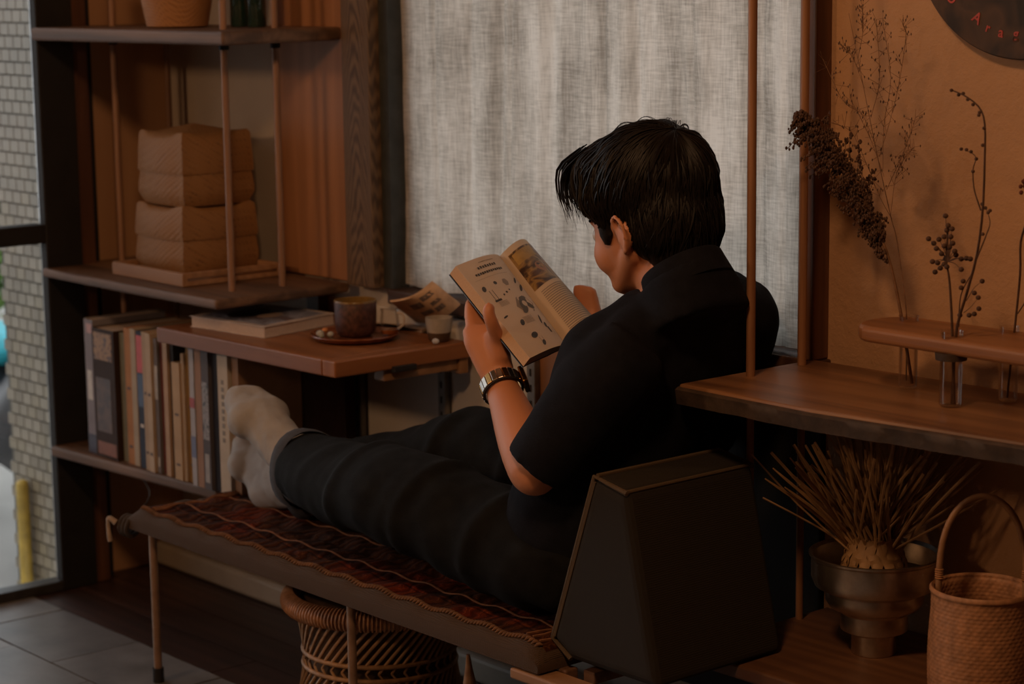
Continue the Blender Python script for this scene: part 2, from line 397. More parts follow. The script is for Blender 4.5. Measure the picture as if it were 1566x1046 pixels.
# window wall
g = G().box((-2.208,YB,-0.06),(XF,YB+0.12,ZC)); struct('wall_back', g, PLASTER)
g = G().box((-4.3,YB,-0.06),(-3.30,YB+0.12,ZC)); struct('wall_back_bay', g, BAYWALL)
g = G().box((-3.30,YB+0.012,-0.06),(-2.208,YB+0.12,0.685)); wub = struct('wall_back_under_window', g, BAYWALL)
g = G().box((-3.30,YB,2.08),(-2.208,YB+0.12,ZC)); struct('wall_back_over_window', g, PLASTER)
for x0, x1, m_ in ((-3.53,-3.432,PANELWOOD),(-3.40,-3.165,GREYPANEL),(-3.135,-2.905,GREYPANEL),(-2.885,-2.76,PANELWOOD),(-2.755,-2.212,BLACKMETAL)):  # last panel is near-black: shadow below the window put into colour
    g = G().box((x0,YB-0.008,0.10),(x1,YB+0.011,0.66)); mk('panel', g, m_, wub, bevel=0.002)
g = G().box((-3.30,YB-0.03,0.672),(-2.20,YB+0.12,0.70)); struct('trim_1', g, WALNUT, bevel=0.003)          # window sill
g = G().box((-4.11,2.44,0.0),(-2.3,YB,0.052)); struct('trim_2', g, plain('pale_kerb', (0.36,0.31,0.25), 0.5, 0, 0.15, 8), bevel=0.010, segs=3)
# left wall: recessed bay panel, posts, black frame, glazed door
g = G().box((-4.22,2.30,-0.06),(-4.12,YB+0.02,ZC)); struct('wall_left', g, wood('bay_side_board', (0.52,0.30,0.165), (0.45,0.25,0.135), 2, 10, 0.55, 0.04))
g = G().box((-4.22,2.296,-0.06),(-4.095,2.325,ZC)); struct('trim_3', g, BLACKMETAL)
g = G().box((-4.20,2.262,0.0),(-4.06,2.298,ZC)); struct('trim_4', g, BROWNPOST, bevel=0.003)
g = G().box((-4.16,YFRONT,-0.06),(-4.05,-1.4,ZC)); g.box((-4.16,-1.4,2.2),(-4.05,2.27,ZC)); struct('wall_left_front', g, DARKWALL)
door = tag(empty('door_1', (-4.08,1.3,0)), kind='structure')
g = G().box((-4.082,2.178,0.0),(-4.055,2.263,2.2)); mk('door_jamb', g, BLACKMETAL, door, bevel=0.003)
g = G().box((-4.10,-1.4,0.0),(-4.055,2.18,0.022)); mk('bottom_rail', g, plain('dark_grey_rail', (0.05,0.048,0.046), 0.4, 0.3), door, bevel=0.003)
g = G().box((-4.105,-1.4,0.70+0.052),(-4.06,2.18,0.70+0.092)); mk('middle_rail', g, BLACKMETAL, door, bevel=0.003)
g = G().box((-4.105,1.30,0.0),(-4.06,1.36,2.2)); mk('mullion', g, BLACKMETAL, door)
g = G().box((-4.105,0.0,0.0),(-4.06,0.06,2.2)); mk('mullion', g, BLACKMETAL, door)
for a, b, c, d in ((-1.4,0.0,0.02,0.752),(-1.4,0.0,0.792,2.2),(0.06,1.30,0.02,0.752),(1.36,2.18,0.02,0.752),(0.06,1.30,0.792,2.2),(1.36,2.18,0.792,2.2)):
    g = G().box((-4.085,a,c),(-4.081,b,d)); mk('pane', g, GLASS, door)
# bay cladding, posts beside the window
g = G().box((-3.687,YB-0.018,0.70),(-3.425,YB+0.004,2.55)); struct('trim_5', g, PANELWOOD, bevel=0.002)
g = G().box((-3.410,YB-0.045,0.70),(-3.322,YB+0.01,2.58)); struct('trim_6', g, POSTWOOD, bevel=0.003)
g = G().box((-3.425,YB-0.012,0.70),(-3.410,YB+0.004,2.55)); struct('trim_7', g, BROWNPOST)
g = G().box((-3.322,YB-0.02,0.70),(-3.293,YB+0.02,2.1)); struct('trim_8', g, plain('grey_green_metal_strip', (0.05,0.055,0.052), 0.45, 0.2))
g = G().box((-2.240,YB-0.035,0.70),(-2.206,YB+0.02,2.58)); struct('trim_9', g, BROWNPOST, bevel=0.003)
g = G().box((-3.57,YB-0.03,0.0),(-3.53,YB,0.68)); struct('trim_10', g, WALNUT)
# window
win = tag(empty('window_1', (-2.75,YB+0.07,0.70)), kind='structure')
for lo, hi in (((-3.30,YB+0.05,0.70),(-3.26,YB+0.09,2.08)),((-2.25,YB+0.05,0.70),(-2.208,YB+0.09,2.08)),((-3.30,YB+0.05,2.04),(-2.208,YB+0.09,2.08)),((-3.30,YB+0.05,0.685),(-2.208,YB+0.09,0.725))):
    mk('window_frame', G().box(lo, hi), GALV, win)
mk('pane', G().box((-3.26,YB+0.068,0.725),(-2.25,YB+0.072,2.04)), GLASS, win)
# slotted shelf rails under the window
for x0, lab in ((-3.425,'slotted metal shelf rail on the wall at the table corner'),(-3.158,'slotted metal shelf rail between the two grey panels under the window'),(-2.900,'slotted metal shelf rail on the wall beside the reader\'s forearm')):
    r = empty('slotted_rail', (x0,YB-0.02,0.1), lab, 'shelf rail')
    g = G().box((x0,YB-0.022,0.09),(x0+0.022,YB-0.009,0.655)); mk('rail', g, GALV, r, bevel=0.0015)
    for j in range(18):
        z = 0.12+j*0.029; mk('slot', G().box((x0+0.009,YB-0.0235,z),(x0+0.013,YB-0.0215,z+0.013)), BLACKMETAL, r)

# ------------------------------------------------------------------ outside the door
g = G().box((-12,-8,-0.40),(-4.18,9,-0.25)); struct('ground_outside', g, plain('pale_pavement', (0.33,0.32,0.30), 0.8, 0, 0.15, 2))
PX0, PX1, PYF = -4.535, -4.15, 2.32
pil = empty('tiled_pillar', (-4.35,2.45,-0.25), 'outdoor pillar clad in small beige tiles beyond the glass door', 'pillar')
mk('core', G().box((PX0,PYF,-0.25),(PX1,2.75,2.6)), plain('tile_mortar', (0.11,0.10,0.08), 0.9), pil)
TM = [plain('glazed_tile_%d' % i, c, 0.35, 0, 0.12, 12) for i, c in enumerate(((0.225,0.185,0.13),(0.26,0.215,0.155),(0.195,0.158,0.11),(0.235,0.19,0.125)))]
tw, th = 0.0395, 0.029
tile_src = {}
for i, m_ in enumerate(TM):
    me = bpy.data.meshes.new('tile'); gg = G().box((-tw/2+0.0018,-0.006,-th/2+0.0018),(tw/2-0.0018,0.002,th/2-0.0018)); me.from_pydata(gg.v, [], gg.f); me.materials.append(m_); me.update(); tile_src[i] = me
rest = G(); cnt = 0; r = 0; z = -0.232
while z < 2.2:
    c = 0
    x = PX0 + tw/2 + (tw/2 if r % 2 else 0)
    while x < PX1:
        if cnt < 296 and z < 1.42 and x < -4.21:
            o = bpy.data.objects.new('tile', tile_src[rnd.randrange(4)]); COL.objects.link(o); o.parent = pil; o.location = tuple(A(x,PYF,z)-ORG[pil]); cnt += 1
        else: rest.box((x-tw/2+0.0018,PYF-0.006,z-th/2+0.0018),(x+tw/2-0.0018,PYF+0.002,z+th/2-0.0018))
        x += tw
    z += th; r += 1
tag(mk('tile_rest', rest, TM[0], pil), kind='stuff')
yb_p = PY(34,740,2.296); g = G(); g.tube([(yb_p[0],2.296,-0.25),(yb_p[0],2.296,yb_p[2])], 0.015, 10); g.ell((yb_p[0],2.296,yb_p[2]),(0.015,0.015,0.010))
tag(mk('yellow_bollard', g, plain('yellow_paint', (0.45,0.30,0.05), 0.5), None, 60), 'yellow post standing against the tiled pillar outside', 'post')
shr = empty('shrub', (-7.6,3.70,-0.25), 'blurred green shrub out in the street at the left edge', 'shrub')
g = G()
for j in range(1500):
    p = A(-7.6+rnd.gauss(0,0.26), 3.70+rnd.gauss(0,0.26), 0.42+rnd.gauss(0,0.24)); d = unit(A(rnd.gauss(0,1),rnd.gauss(0,1),rnd.gauss(0,1)))*0.055; e = unit(np.cross(d,A(0.2,0.4,1)))*0.028
    g.add([p-d,p+e,p+d,p-e],[(0,1,2,3)])
tag(mk('foliage', g, plain('street_leaves', (0.13,0.25,0.05), 0.6), shr), kind='stuff')
g = G()
for q in range(7): g.tube([(-7.6+0.02*q-0.06,3.70,-0.25),(-7.6+rnd.gauss(0,0.08),3.70+rnd.gauss(0,0.08),0.35),(-7.6+rnd.gauss(0,0.2),3.70+rnd.gauss(0,0.2),0.8)],[0.014,0.011,0.005],6)
mk('stems', g, plain('bark', (0.09,0.06,0.04), 0.8), shr)
sb = empty('parked_scooter', (-5.35,2.74,-0.25), 'dark parked scooter with a cyan seat out in the street', 'scooter')
g = G()
for dx in (-0.42,0.42):
    g.lathe((0,0,0), [(0.12,-0.04),(0.2,-0.045),(0.22,0),(0.2,0.045),(0.12,0.04)], 20, True); 
    g.v[-100:] = [(-5.35+dx+p[0], 2.74+p[2], -0.03+p[1]) for p in g.v[-100:]]
mk('wheels', g, BLACKMETAL, sb, 40)
g = G(); g.tube(smooth_path([(-5.90,2.74,0.13),(-5.55,2.74,0.20),(-5.30,2.74,0.10),(-5.05,2.74,0.28),(-4.95,2.74,0.63)],12),[(0.12,0.14)]*13,10); g.tube([(-4.95,2.54,0.68),(-4.95,2.94,0.68)],0.02)
mk('body', g, plain('dark_scooter_paint', (0.03,0.03,0.035), 0.3), sb, 50)
mk('seat', G().ell((-5.55,2.74,0.30),(0.32,0.13,0.06)), plain('cyan_vinyl', (0.02,0.45,0.55), 0.4), sb, 60)

# ------------------------------------------------------------------ curtain
P = []; nx, nz = 320, 60
for i in range(nz+1):
    z = 0.708+1.40*i/nz; row = []
    for j in range(nx+1):
        u = j/nx; x = -3.296+1.065*u
        amp = 0.55+0.45*i/nz
        f = 0.014*math.sin(u*30+0.9*math.sin(u*9))+0.006*math.sin(u*71+1.3+0.5*math.sin(z*3))+0.008*noise.noise(Vector((u*22,z*1.6,0)))+0.004*noise.noise(Vector((u*60,z*9,3)))+0.003*noise.noise(Vector((u*30,z*30,9)))
        ph = 0
        for c_, w_, a_ in ((0.11,0.010,0.024),(0.20,0.006,0.010),(0.27,0.012,0.024),(0.31,0.008,0.016),(0.40,0.018,0.030),(0.52,0.007,0.012),(0.61,0.010,0.022),(0.74,0.008,0.014),(0.87,0.016,0.030),(0.94,0.007,0.012)):
            q_ = (u-c_-0.010*math.sin(z*3+c_*9))/w_
            f += a_*math.exp(-q_*q_); ph += 0.016*q_*math.exp(-q_*q_)*(a_/0.02)
        if i < 4: f -= 0.004
        dz = 0.010*noise.noise(Vector((u*5,0,7))) if i == 0 else 0
        row.append((x, YB+0.008+f*amp*0.85, z+dz))
    P.append(row)
Q = [[(p[0],p[1]+0.0012,p[2]) for p in row] for row in P]
cur = tag(mk('linen_curtain', G().grid(P), linen('linen_cloth'), None, 180), 'off-white linen curtain glowing with daylight behind the reader', 'curtain')

# ------------------------------------------------------------------ left shelf unit
ls = empty('open_shelf', (-3.8,2.35,0.32), 'dark wooden shelf unit with thin dowels in the bay left of the window', 'shelf')
def board(poly, z, t, mat, par, name='shelf_board', bev=0.006):
    return mk(name, G().prism(poly, z-t, z), mat, par, bevel=bev, segs=3)
board([(-4.062,2.168),(-3.375,2.190),(-3.44,2.505),(-4.12,2.505)], 1.20, 0.026, SHELF, ls)
board([(-4.070,2.172),(-3.75,2.172),(-3.415,2.181),(-3.425,2.50),(-4.12,2.50)], 0.70, 0.019, SHELF, ls)
board([(-4.060,2.166),(-3.70,2.190),(-3.475,2.205),(-3.475,2.47),(-4.12,2.47)], 0.32, 0.022, SHELF, ls)
for (x, y), zs in (((-4.000,2.325),((0.32,0.681),(0.70,1.174),(1.20,2.6))),((-3.497,2.271),((0.70,1.174),(1.20,2.6))),((-3.486,2.381),((0.70,1.174),(1.20,2.6))),((-4.03,2.472),((0.32,0.681),(0.70,1.174),(1.20,2.6)))):
    for a, b in zs:
        d_ = mk('dowel', G().tube([(x,y,a),(x,y,b)],0.0068,12), DOWEL, ls, 60)
        if a == 0.70: mk('collar', G().tube([(x,y,b-0.012),(x,y,b)],0.0098,12), BLACKMETAL, d_, 60)
# tray with slatted sides
tc = A(-3.745,2.345,0.70)
tray = empty('wooden_tray', tc, 'pale wooden tray with slatted sides under the two bamboo boxes', 'tray')
tx0, tx1, ty0, ty1 = -3.872, -3.602, 2.226, 2.462
mk('tray_base', G().box((tx0+0.004,ty0+0.004,0.704),(tx1-0.004,ty1-0.004,0.711)), TRAYWOOD, tray)
for lo, hi in (((tx0,ty0,0.701),(tx1,ty0+0.012,0.727)),((tx0,ty1-0.012,0.701),(tx1,ty1,0.727)),((tx1-0.012,ty0+0.012,0.701),(tx1,ty1-0.012,0.710)),((tx1-0.012,ty0+0.012,0.716),(tx1,ty1-0.012,0.727)),((tx0,ty0+0.012,0.701),(tx0+0.012,ty1-0.012,0.710)),((tx0,ty0+0.012,0.716),(tx0+0.012,ty1-0.012,0.727))):
    mk('slat', G().box(lo, hi), TRAYWOOD, tray, bevel=0.0015)
# bamboo boxes: rounded squares pinched at the corners
def boxring(c, a, pinch, z, n=48, sag=0.0):
    out = []
    for k in range(n):
        t = 2*math.pi*k/n; cs, sn = math.cos(t), math.sin(t)
        r = a/max(abs(cs), abs(sn))**1.0
        corner = (abs(math.sin(2*t)))**6
        r *= (1-0.08*corner)*(1+pinch*(1-abs(math.sin(2*t))))
        out.append((c[0]+r*cs, c[1]+r*sn, z+sag*corner))
    return out
def ringmesh(rings, cap0=True, cap1=True):
    n = len(rings[0]); g = G(); vs = [p for r_ in rings for p in r_]
    fs = [(i*n+k, i*n+(k+1)%n, (i+1)*n+(k+1)%n, (i+1)*n+k) for i in range(len(rings)-1) for k in range(n)]
    g.add(vs, fs)
    if cap0: g.f.append(tuple(range(n))[::-1])
    if cap1: g.f.append(tuple(range((len(rings)-1)*n, len(rings)*n)))
    return g
def bamboo_box(c, w, z0, zs, z1, label, peak):
    b = empty('bamboo_box', (c[0],c[1],z0), label, 'basket', 'lidded bamboo boxes on the tray')
    mk('body', ringmesh([boxring(c,w*0.90,0.0,z0),boxring(c,w*1.0,0.02,z0+0.016,sag=0.006),boxring(c,w*1.0,0.035,(z0+zs)/2),boxring(c,w*0.955,0.03,zs),boxring(c,w*0.90,0.03,zs+0.002)]), BAMBOO, b, 45)
    R = [boxring(c,w*0.99,0.03,zs-0.004),boxring(c,w*1.0,0.04,zs+0.004),boxring(c,w*0.985,0.045,(zs+z1)/2),boxring(c,w*0.955,0.00,z1-0.006,sag=0.010),boxring(c,w*0.90,0.0,z1,sag=0.010)]
    for q in (0.7,0.45,0.2,0.03): R.append(boxring(c,w*q,0.02,z1+peak*(1-q)))
    mk('lid', ringmesh(R), BAMBOO, b, 45)
    return b
bc = (-3.762,2.362)
bamboo_box(bc, 0.098, 0.7115, 0.785, 0.840, 'square lidded bamboo box on the tray, lower of the two', 0.006)
bamboo_box((bc[0]-0.004,bc[1]+0.006), 0.092, 0.8465, 0.915, 0.985, 'square lidded bamboo box with a peaked lid, upper of the two', 0.022)
# basket and bottles on the top shelf
g = G(); g.lathe((-3.745,2.325,1.20), [(0.056,0.001),(0.061,0.003),(0.090,0.16),(0.086,0.16),(0.057,0.006),(0.0,0.006)], 40)
tag(mk('woven_bowl_basket', g, weave('fine_bamboo', (0.42,0.20,0.075),(0.24,0.105,0.04),420,0.6,0.5,(0.6,0,0.5)), None, 40), 'flared woven basket on the top shelf cut off by the frame', 'basket')
for (px, lab) in ((367,'dark green glass bottle on the top shelf, nearer the basket'),(392,'dark green glass bottle on the top shelf, nearer the wood panel')):
    p = PY(px, 26, 2.40); x_ = p[0]
    t_ = empty('glass_bottle', (x_,2.40,1.20), lab, 'bottle', 'bottles on the top shelf')
    mk('bottle', G().lathe((x_,2.40,1.2005), [(0.0,0),(0.017,0),(0.019,0.004),(0.019,0.12),(0.009,0.155),(0.008,0.20),(0.0,0.20)], 24), plain('dark_green_glass', (0.012,0.03,0.022), 0.12, spec=0.8), t_, 50)
    mk('stopper', G().lathe((x_,2.40,1.40), [(0.0,0),(0.0085,0),(0.0085,0.02),(0,0.02)], 16), TRAYWOOD, t_, 50)

# ------------------------------------------------------------------ books on the low shelf
BK = [ # x0,x1 (zoom px), top, colour, label
 (55,80,92,(0.33,0.31,0.28),'thin light grey magazine at the left end of the book row'),
 (81,127,92,(0.26,0.25,0.29),'grey-lilac magazine with a white stripe, second in the book row'),
 (131,246,160,(0.045,0.026,0.020),'thick dark brown book with a golden picture on its spine'),
 (250,276,172,(0.20,0.20,0.15),'thin grey-green book right of the thick dark brown one'),
 (284,318,150,(0.40,0.185,0.075),'orange-brown book spine, the tallest near the dowel'),
 (319,347,145,(0.40,0.33,0.25),'cream book squeezed beside the orange-brown spine'),
 (353,388,168,(0.035,0.045,0.075),'navy book with a red upper spine'),
 (389,413,168,(0.40,0.30,0.215),'beige book right of the navy and red one'),
 (414,441,172,(0.46,0.36,0.27),'pale cream book left of the table corner'),
 (444,463,205,(0.16,0.15,0.16),'thin grey book just under the table corner'),
 (465,490,200,(0.13,0.035,0.025),'dark red book under the table edge'),
 (491,515,210,(0.42,0.29,0.20),'thin pinkish beige book right of the dark red one'),
 (517,537,215,(0.03,0.028,0.03),'thin black book under the table edge'),
 (540,582,335,(0.43,0.30,0.185),'short light tan book, shorter than its neighbours'),
 (583,600,285,(0.36,0.255,0.16),'slim beige book rising behind the short tan one'),
 (601,640,250,(0.24,0.135,0.035),'mustard brown book under the table'),
 (642,668,235,(0.36,0.36,0.40),'bluish white book beside the mustard one'),
 (670,703,235,(0.30,0.18,0.125),'dusty pink-brown book under the table'),
 (705,744,240,(0.10,0.095,0.11),'mottled dark grey book under the table'),
 (746,780,240,(0.02,0.02,0.028),'blue-black book left of the thick white one'),
 (783,838,245,(0.47,0.41,0.34),'thick white book near the right end of the row'),
 (845,880,250,(0.25,0.15,0.09),'brown book at the right end of the row behind the sock')]
for i, (a, b, top, c, lab) in enumerate(BK):
    xm = 110+(a+b)/2/3.486; ybot = 680+ (xm-130)*0.235
    yf = 2.200+rnd.uniform(-0.006,0.008) + (0.010 if i in (0,) else 0)
    x0 = PY(110+a/3.486, 620, 2.2)[0]+0.0008; x1 = PY(110+b/3.486, 620, 2.2)[0]-0.0008
    ht = PY(xm, 460+top/3.486, yf)[2]-0.32
    if i >= 9: ht = max(ht, 0.235) if i not in (13,14) else ht
    ht = min(ht, 0.282)
    dep = rnd.uniform(0.17,0.21) if i < 14 else rnd.uniform(0.135,0.148); lean = rnd.uniform(-0.012,0.012)
    bk = empty('book', ((x0+x1)/2, yf, 0.3205), lab, 'book', 'books on the low shelf')
    cm = plain('book_cover_%02d' % i, c, 0.65, 0, 0.12, 20, spec=0.2)
    t = min(0.0022, (x1-x0)*0.18); yb_ = yf+dep
    cg = G(); cg.box((x0,yf,0.3205),(x0+t,yb_,0.3205+ht)); cg.box((x1-t,yf,0.3205),(x1,yb_,0.3205+ht)); cg.box((x0+t,yf,0.3205),(x1-t,yf+t,0.3205+ht))
    mk('cover', cg, cm, bk)
    mk('page_block', G().box((x0+t,yf+t+0.0003,0.3225),(x1-t,yb_-0.004,0.3195+ht-0.001)), PAPER, bk)
    def sp(z0, z1, col, w0=0.0, w1=1.0, nm='spine_print', mat=None):
        mk(nm, G().box((x0+(x1-x0)*w0,yf-0.0006,0.3205+ht*z0),(x0+(x1-x0)*w1,yf+0.0002,0.3205+ht*z1)), mat or plain('print_%02d_%d' % (i, int(z0*100)), col, 0.5, 0, 0.2, 40), bk)
    if i == 1: sp(0.40,0.62,(0.6,0.58,0.56),0.2,0.75); sp(0.0,0.14,(0.06,0.06,0.10)); sp(0.9,0.97,(0.5,0.3,0.3),0.3,0.9)
    if i == 2: sp(0.76,0.97,None,0.08,0.9,'spine_picture',picture('gold_picture',[(0.05,0.02,0.01),(0.35,0.17,0.04),(0.08,0.03,0.01)],60)); sp(0.02,0.12,(0.22,0.07,0.03),0.1,0.95); sp(0.2,0.62,None,0.12,0.8,'spine_picture',picture('brown_picture',[(0.05,0.025,0.02),(0.12,0.055,0.03)],40))
    if i == 6: sp(0.70,0.97,(0.5,0.06,0.06)); sp(0.45,0.69,(0.045,0.075,0.16)); sp(0.30,0.325,(0.5,0.45,0.4),0.25,0.75)
    if i == 9: sp(0.55,0.8,(0.42,0.40,0.38)); sp(0.05,0.12,(0.4,0.36,0.3),0.2,0.8)
    if i == 16: sp(0.2,0.35,(0.12,0.14,0.25)); sp(0.55,0.62,(0.35,0.05,0.05))
    if i in (18,):
        sp(0.35,0.75,None,0.05,0.95,'spine_picture',picture('grey_picture',[(0.03,0.03,0.04),(0.28,0.25,0.25),(0.05,0.045,0.05)],70)); sp(0.05,0.25,(0.3,0.28,0.27),0.2,0.8)
    if i in (20,):
        for q in range(9): sp(0.36+q*0.05,0.39+q*0.05,(0.2,0.17,0.14),0.35,0.6,'spine_letter')
    if i in (4,7,8,13,15): sp(0.55,0.57,(0.1,0.06,0.04),0.25,0.75); sp(0.12,0.14,(0.1,0.06,0.04),0.25,0.75)
# two dark red binders further along the low shelf
for (a, b, lab) in ((392,432,'dark red binder standing under the table behind the raised foot'),(440,463,'narrow dark red binder beside the wider one under the table')):
    x0, x1 = PY(a,600,2.365)[0], PY(b,600,2.365)[0]
    bd = empty('binder', ((x0+x1)/2,2.365,0.3205), lab, 'binder', 'dark red binders under the table')
    mk('cover', G().box((x0,2.365,0.3205),(x1,2.468,0.585)), plain('dark_red_cloth', (0.055,0.012,0.012), 0.6), bd, bevel=0.003)
    mk('spine_label', G().box((x0+0.004,2.3643,0.47),(x1-0.004,2.366,0.51)), plain('faded_label', (0.09,0.045,0.04), 0.7), bd)

# ------------------------------------------------------------------ table and what stands on it
ZT = 0.63
tb = empty('wall_table', (-3.32,2.34,ZT), 'small reddish wooden wall table with cup, books and plate on it', 'table')
mk('tabletop', G().prism([(-3.604,2.163),(-3.083,2.184),(-3.083,2.490),(-3.604,2.490)], ZT-0.030, ZT), TABLEWOOD, tb, bevel=0.003)
mk('end_batten', G().prism([(-3.0825,2.184),(-3.046,2.186),(-3.042,2.490),(-3.0825,2.490)], ZT-0.030, ZT), TABLEWOOD_Y, tb, bevel=0.003)
mk('support_rail', G().box((-3.085,2.30,ZT-0.052),(-3.055,2.49,ZT-0.031)), TRAYWOOD, tb, bevel=0.002)
mk('wall_batten', G().box((-3.60,2.470,ZT-0.06),(-3.05,2.492,ZT-0.031)), TRAYWOOD, tb, bevel=0.002)
mk('hinge', G().box((-3.0475,2.31,ZT-0.0345),(-3.035,2.36,ZT-0.024)), BLACKMETAL, tb, bevel=0.001)
# thick white book with a dark cover picture
cs = [PZ(291,500,ZT), PZ(405,518,ZT), PZ(513,496,ZT)]
c4 = cs[0]+cs[2]-cs[1]
poly = [tuple(p[:2]) for p in (cs[0],cs[1],cs[2],c4)]; pc = sum((A(*p) for p in poly))/4
bk = empty('cover_book', (pc[0],pc[1],ZT), 'thick white-edged book with a dark portrait cover lying on the table', 'book')
sc_ = lambda s_: [tuple(pc+(A(*p)-pc)*s_) for p in poly]
mk('back_cover', G().prism(sc_(1.0), ZT+0.0005, ZT+0.002), plain('book_white', (0.55,0.46,0.40), 0.5), bk)
mk('page_block', G().prism(sc_(0.975), ZT+0.002, ZT+0.0205), plain('book_pages', (0.55,0.44,0.37), 0.75, 0, 0.06, 200), bk)
fc = mk('front_cover', G().prism(sc_(1.0), ZT+0.0205, ZT+0.0222), plain('book_white', (0.55,0.47,0.42), 0.4), bk)
def onbook(u, v, z): 
    p = A(*poly[0])+(A(*poly[1])-A(*poly[0]))*u+(A(*poly[3])-A(*poly[0]))*v; return (p[0],p[1])
mk('cover_picture', G().prism([onbook(0.08,0.07,0),onbook(0.93,0.07,0),onbook(0.93,0.93,0),onbook(0.08,0.93,0)], ZT+0.0222, ZT+0.0226), picture('cover_photo',[(0.09,0.10,0.15),(0.34,0.36,0.46),(0.12,0.11,0.13),(0.20,0.10,0.09)],14,0.4,1.7), fc)
g = G(); g.prism([onbook(0.35+0.17*math.cos(t*0.524),0.48+0.27*math.sin(t*0.524),0) for t in range(12)], ZT+0.0226, ZT+0.0229); mk('portrait_hair', g, plain('print_black', (0.025,0.018,0.02), 0.4), fc)
g = G(); g.prism([onbook(0.60+0.10*math.cos(t*0.524),0.50+0.16*math.sin(t*0.524),0) for t in range(12)], ZT+0.0229, ZT+0.0232); mk('portrait_face', g, plain('print_skin', (0.42,0.31,0.24), 0.4), fc)
# plate, cup, sprig, glass creamer
pp = A(-3.212,2.352,ZT)
pl = mk('saucer', G().lathe(pp, [(0,0.0005),(0.058,0.0005),(0.076,0.004),(0.083,0.011),(0.0815,0.013),(0.074,0.0085),(0.056,0.0055),(0,0.0055)], 48), wood('lacquered_plate', (0.25,0.085,0.035),(0.16,0.05,0.022),0,20,0.25,0.05), None, 50)
tag(pl, 'round reddish lacquered wooden plate under the cup', 'plate')
cp = pp+A(-0.004,0.006,0.006)
cu = empty('ceramic_cup', cp, 'dark brown ceramic cup on the round wooden plate', 'cup')
mk('cup_body', G().lathe(cp, [(0,0.0005),(0.028,0.0005),(0.033,0.004),(0.0375,0.013),(0.039,0.03),(0.0395,0.066),(0.0385,0.0675),(0.037,0.066),(0.0365,0.03),(0.033,0.01),(0,0.008)], 48), plain('speckled_brown_glaze', (0.075,0.028,0.018), 0.5, 0, 0.6, 120, 0.3, 250), cu, 60)
mk('rim_glaze', G().lathe(cp, [(0.0383,0.0645),(0.0397,0.0645),(0.0397,0.0672),(0.0386,0.0682),(0.0368,0.0672),(0.0368,0.05),(0.0372,0.05)], 48, True), plain('ochre_glaze', (0.20,0.115,0.03), 0.3), cu, 60)
mk('coffee', G().lathe(cp, [(0,0.052),(0.0367,0.052),(0.0367,0.053),(0,0.053)], 40), plain('green_tea', (0.16,0.10,0.015), 0.12), cu, 60)
sp0 = pp+A(-0.005,-0.058,0.007)
sg = empty('dried_flower_sprig', sp0, 'tiny sprig of whitish dried flowers on the plate beside the cup', 'flower')
mk('stem', G().tube(smooth_path([sp0+A(0.03,-0.006,0.003),sp0+A(0.012,-0.002,0.004),sp0+A(-0.01,0.002,0.009)],8),0.0008,6), plain('sprig_stem', (0.12,0.12,0.06), 0.7), sg, 60)
for j, (dx, dy, dz, r_, c_) in enumerate(((-0.012,-0.008,0.010,0.0075,(0.42,0.42,0.38)),(0.004,0.004,0.009,0.006,(0.40,0.40,0.37)),(-0.016,0.006,0.014,0.0058,(0.55,0.22,0.07)),(-0.002,-0.012,0.007,0.005,(0.34,0.35,0.30)))):
    g = G().ell(sp0+A(dx,dy,dz),(r_,r_,r_*0.85),None,12,8); mk('flower_head', g, plain('flower_%d' % j, c_, 0.8, 0, 0.3, 300), sg, 60)
gp = pp+A(0.032,0.058,0.0065)
gc = empty('glass_creamer', gp, 'small clear glass pitcher with amber syrup behind the cup', 'pitcher')
mk('glass_body', G().lathe(gp, [(0,0.0005),(0.015,0.0005),(0.018,0.004),(0.0185,0.02),(0.016,0.042),(0.0172,0.048)], 28), GLASS_T, gc, 60)
mk('handle', G().tube(smooth_path([gp+A(0.016,0.006,0.042),gp+A(0.026,0.012,0.038),gp+A(0.027,0.013,0.022),gp+A(0.017,0.007,0.012)],12),0.0022,8), plain('bright_glass_handle', (0.55,0.48,0.42), 0.1, spec=0.9), gc, 60)
mk('syrup', G().lathe(gp, [(0,0.002),(0.0145,0.002),(0.0165,0.006),(0.0168,0.010),(0,0.010)], 24), plain('amber_syrup', (0.35,0.11,0.02), 0.15), gc, 60)
# open booklet leaning at the wall end
def quadgrid(c00, c10, c11, c01, nu, nv, bulge, nrm):
    P = []
    for j in range(nv+1):
        v = j/nv; row = []
        for i in range(nu+1):
            u = i/nu
            p = (1-u)*(1-v)*c00+u*(1-v)*c10+u*v*c11+(1-u)*v*c01
            row.append(p+nrm*bulge*math.sin(math.pi*u))
        P.append(row)
    return P
bl = empty('open_booklet', (-3.22,2.42,ZT), 'open booklet with grey prints leaning on the table below the curtain', 'booklet')
b00 = PY(597,462,2.40); b10 = PY(662,432,2.462); b11 = PY(704,466,2.462); b01 = PZ(640,496,ZT+0.004)
nb = unit(np.cross(b10-b00, b01-b00)); nb = nb if nb @ CF < 0 else -nb
PB = quadgrid(b00,b10,b11,b01,10,8,0.010,nb)
PBb = [[p-nb*0.004 for p in r_] for r_ in PB]
pg_ = mk('page', G().slab(PB,PBb), plain('booklet_paper', (0.56,0.38,0.24), 0.75), bl, 60)
def decal(Pg, u0, u1, v0, v1, nrm, h=0.0006, n=4):
    nv, nu = len(Pg)-1, len(Pg[0])-1
    def ev(u, v):
        u = min(max(u*nu,0),nu-1e-6); v = min(max(v*nv,0),nv-1e-6); i, j = int(u), int(v); fu, fv = u-i, v-j
        return (Pg[j][i]*(1-fu)*(1-fv)+Pg[j][i+1]*fu*(1-fv)+Pg[j+1][i+1]*fu*fv+Pg[j+1][i]*(1-fu)*fv)+nrm*h
    return [[ev(u0+(u1-u0)*i/n, v0+(v1-v0)*j/n) for i in range(n+1)] for j in range(n+1)]
g = G()
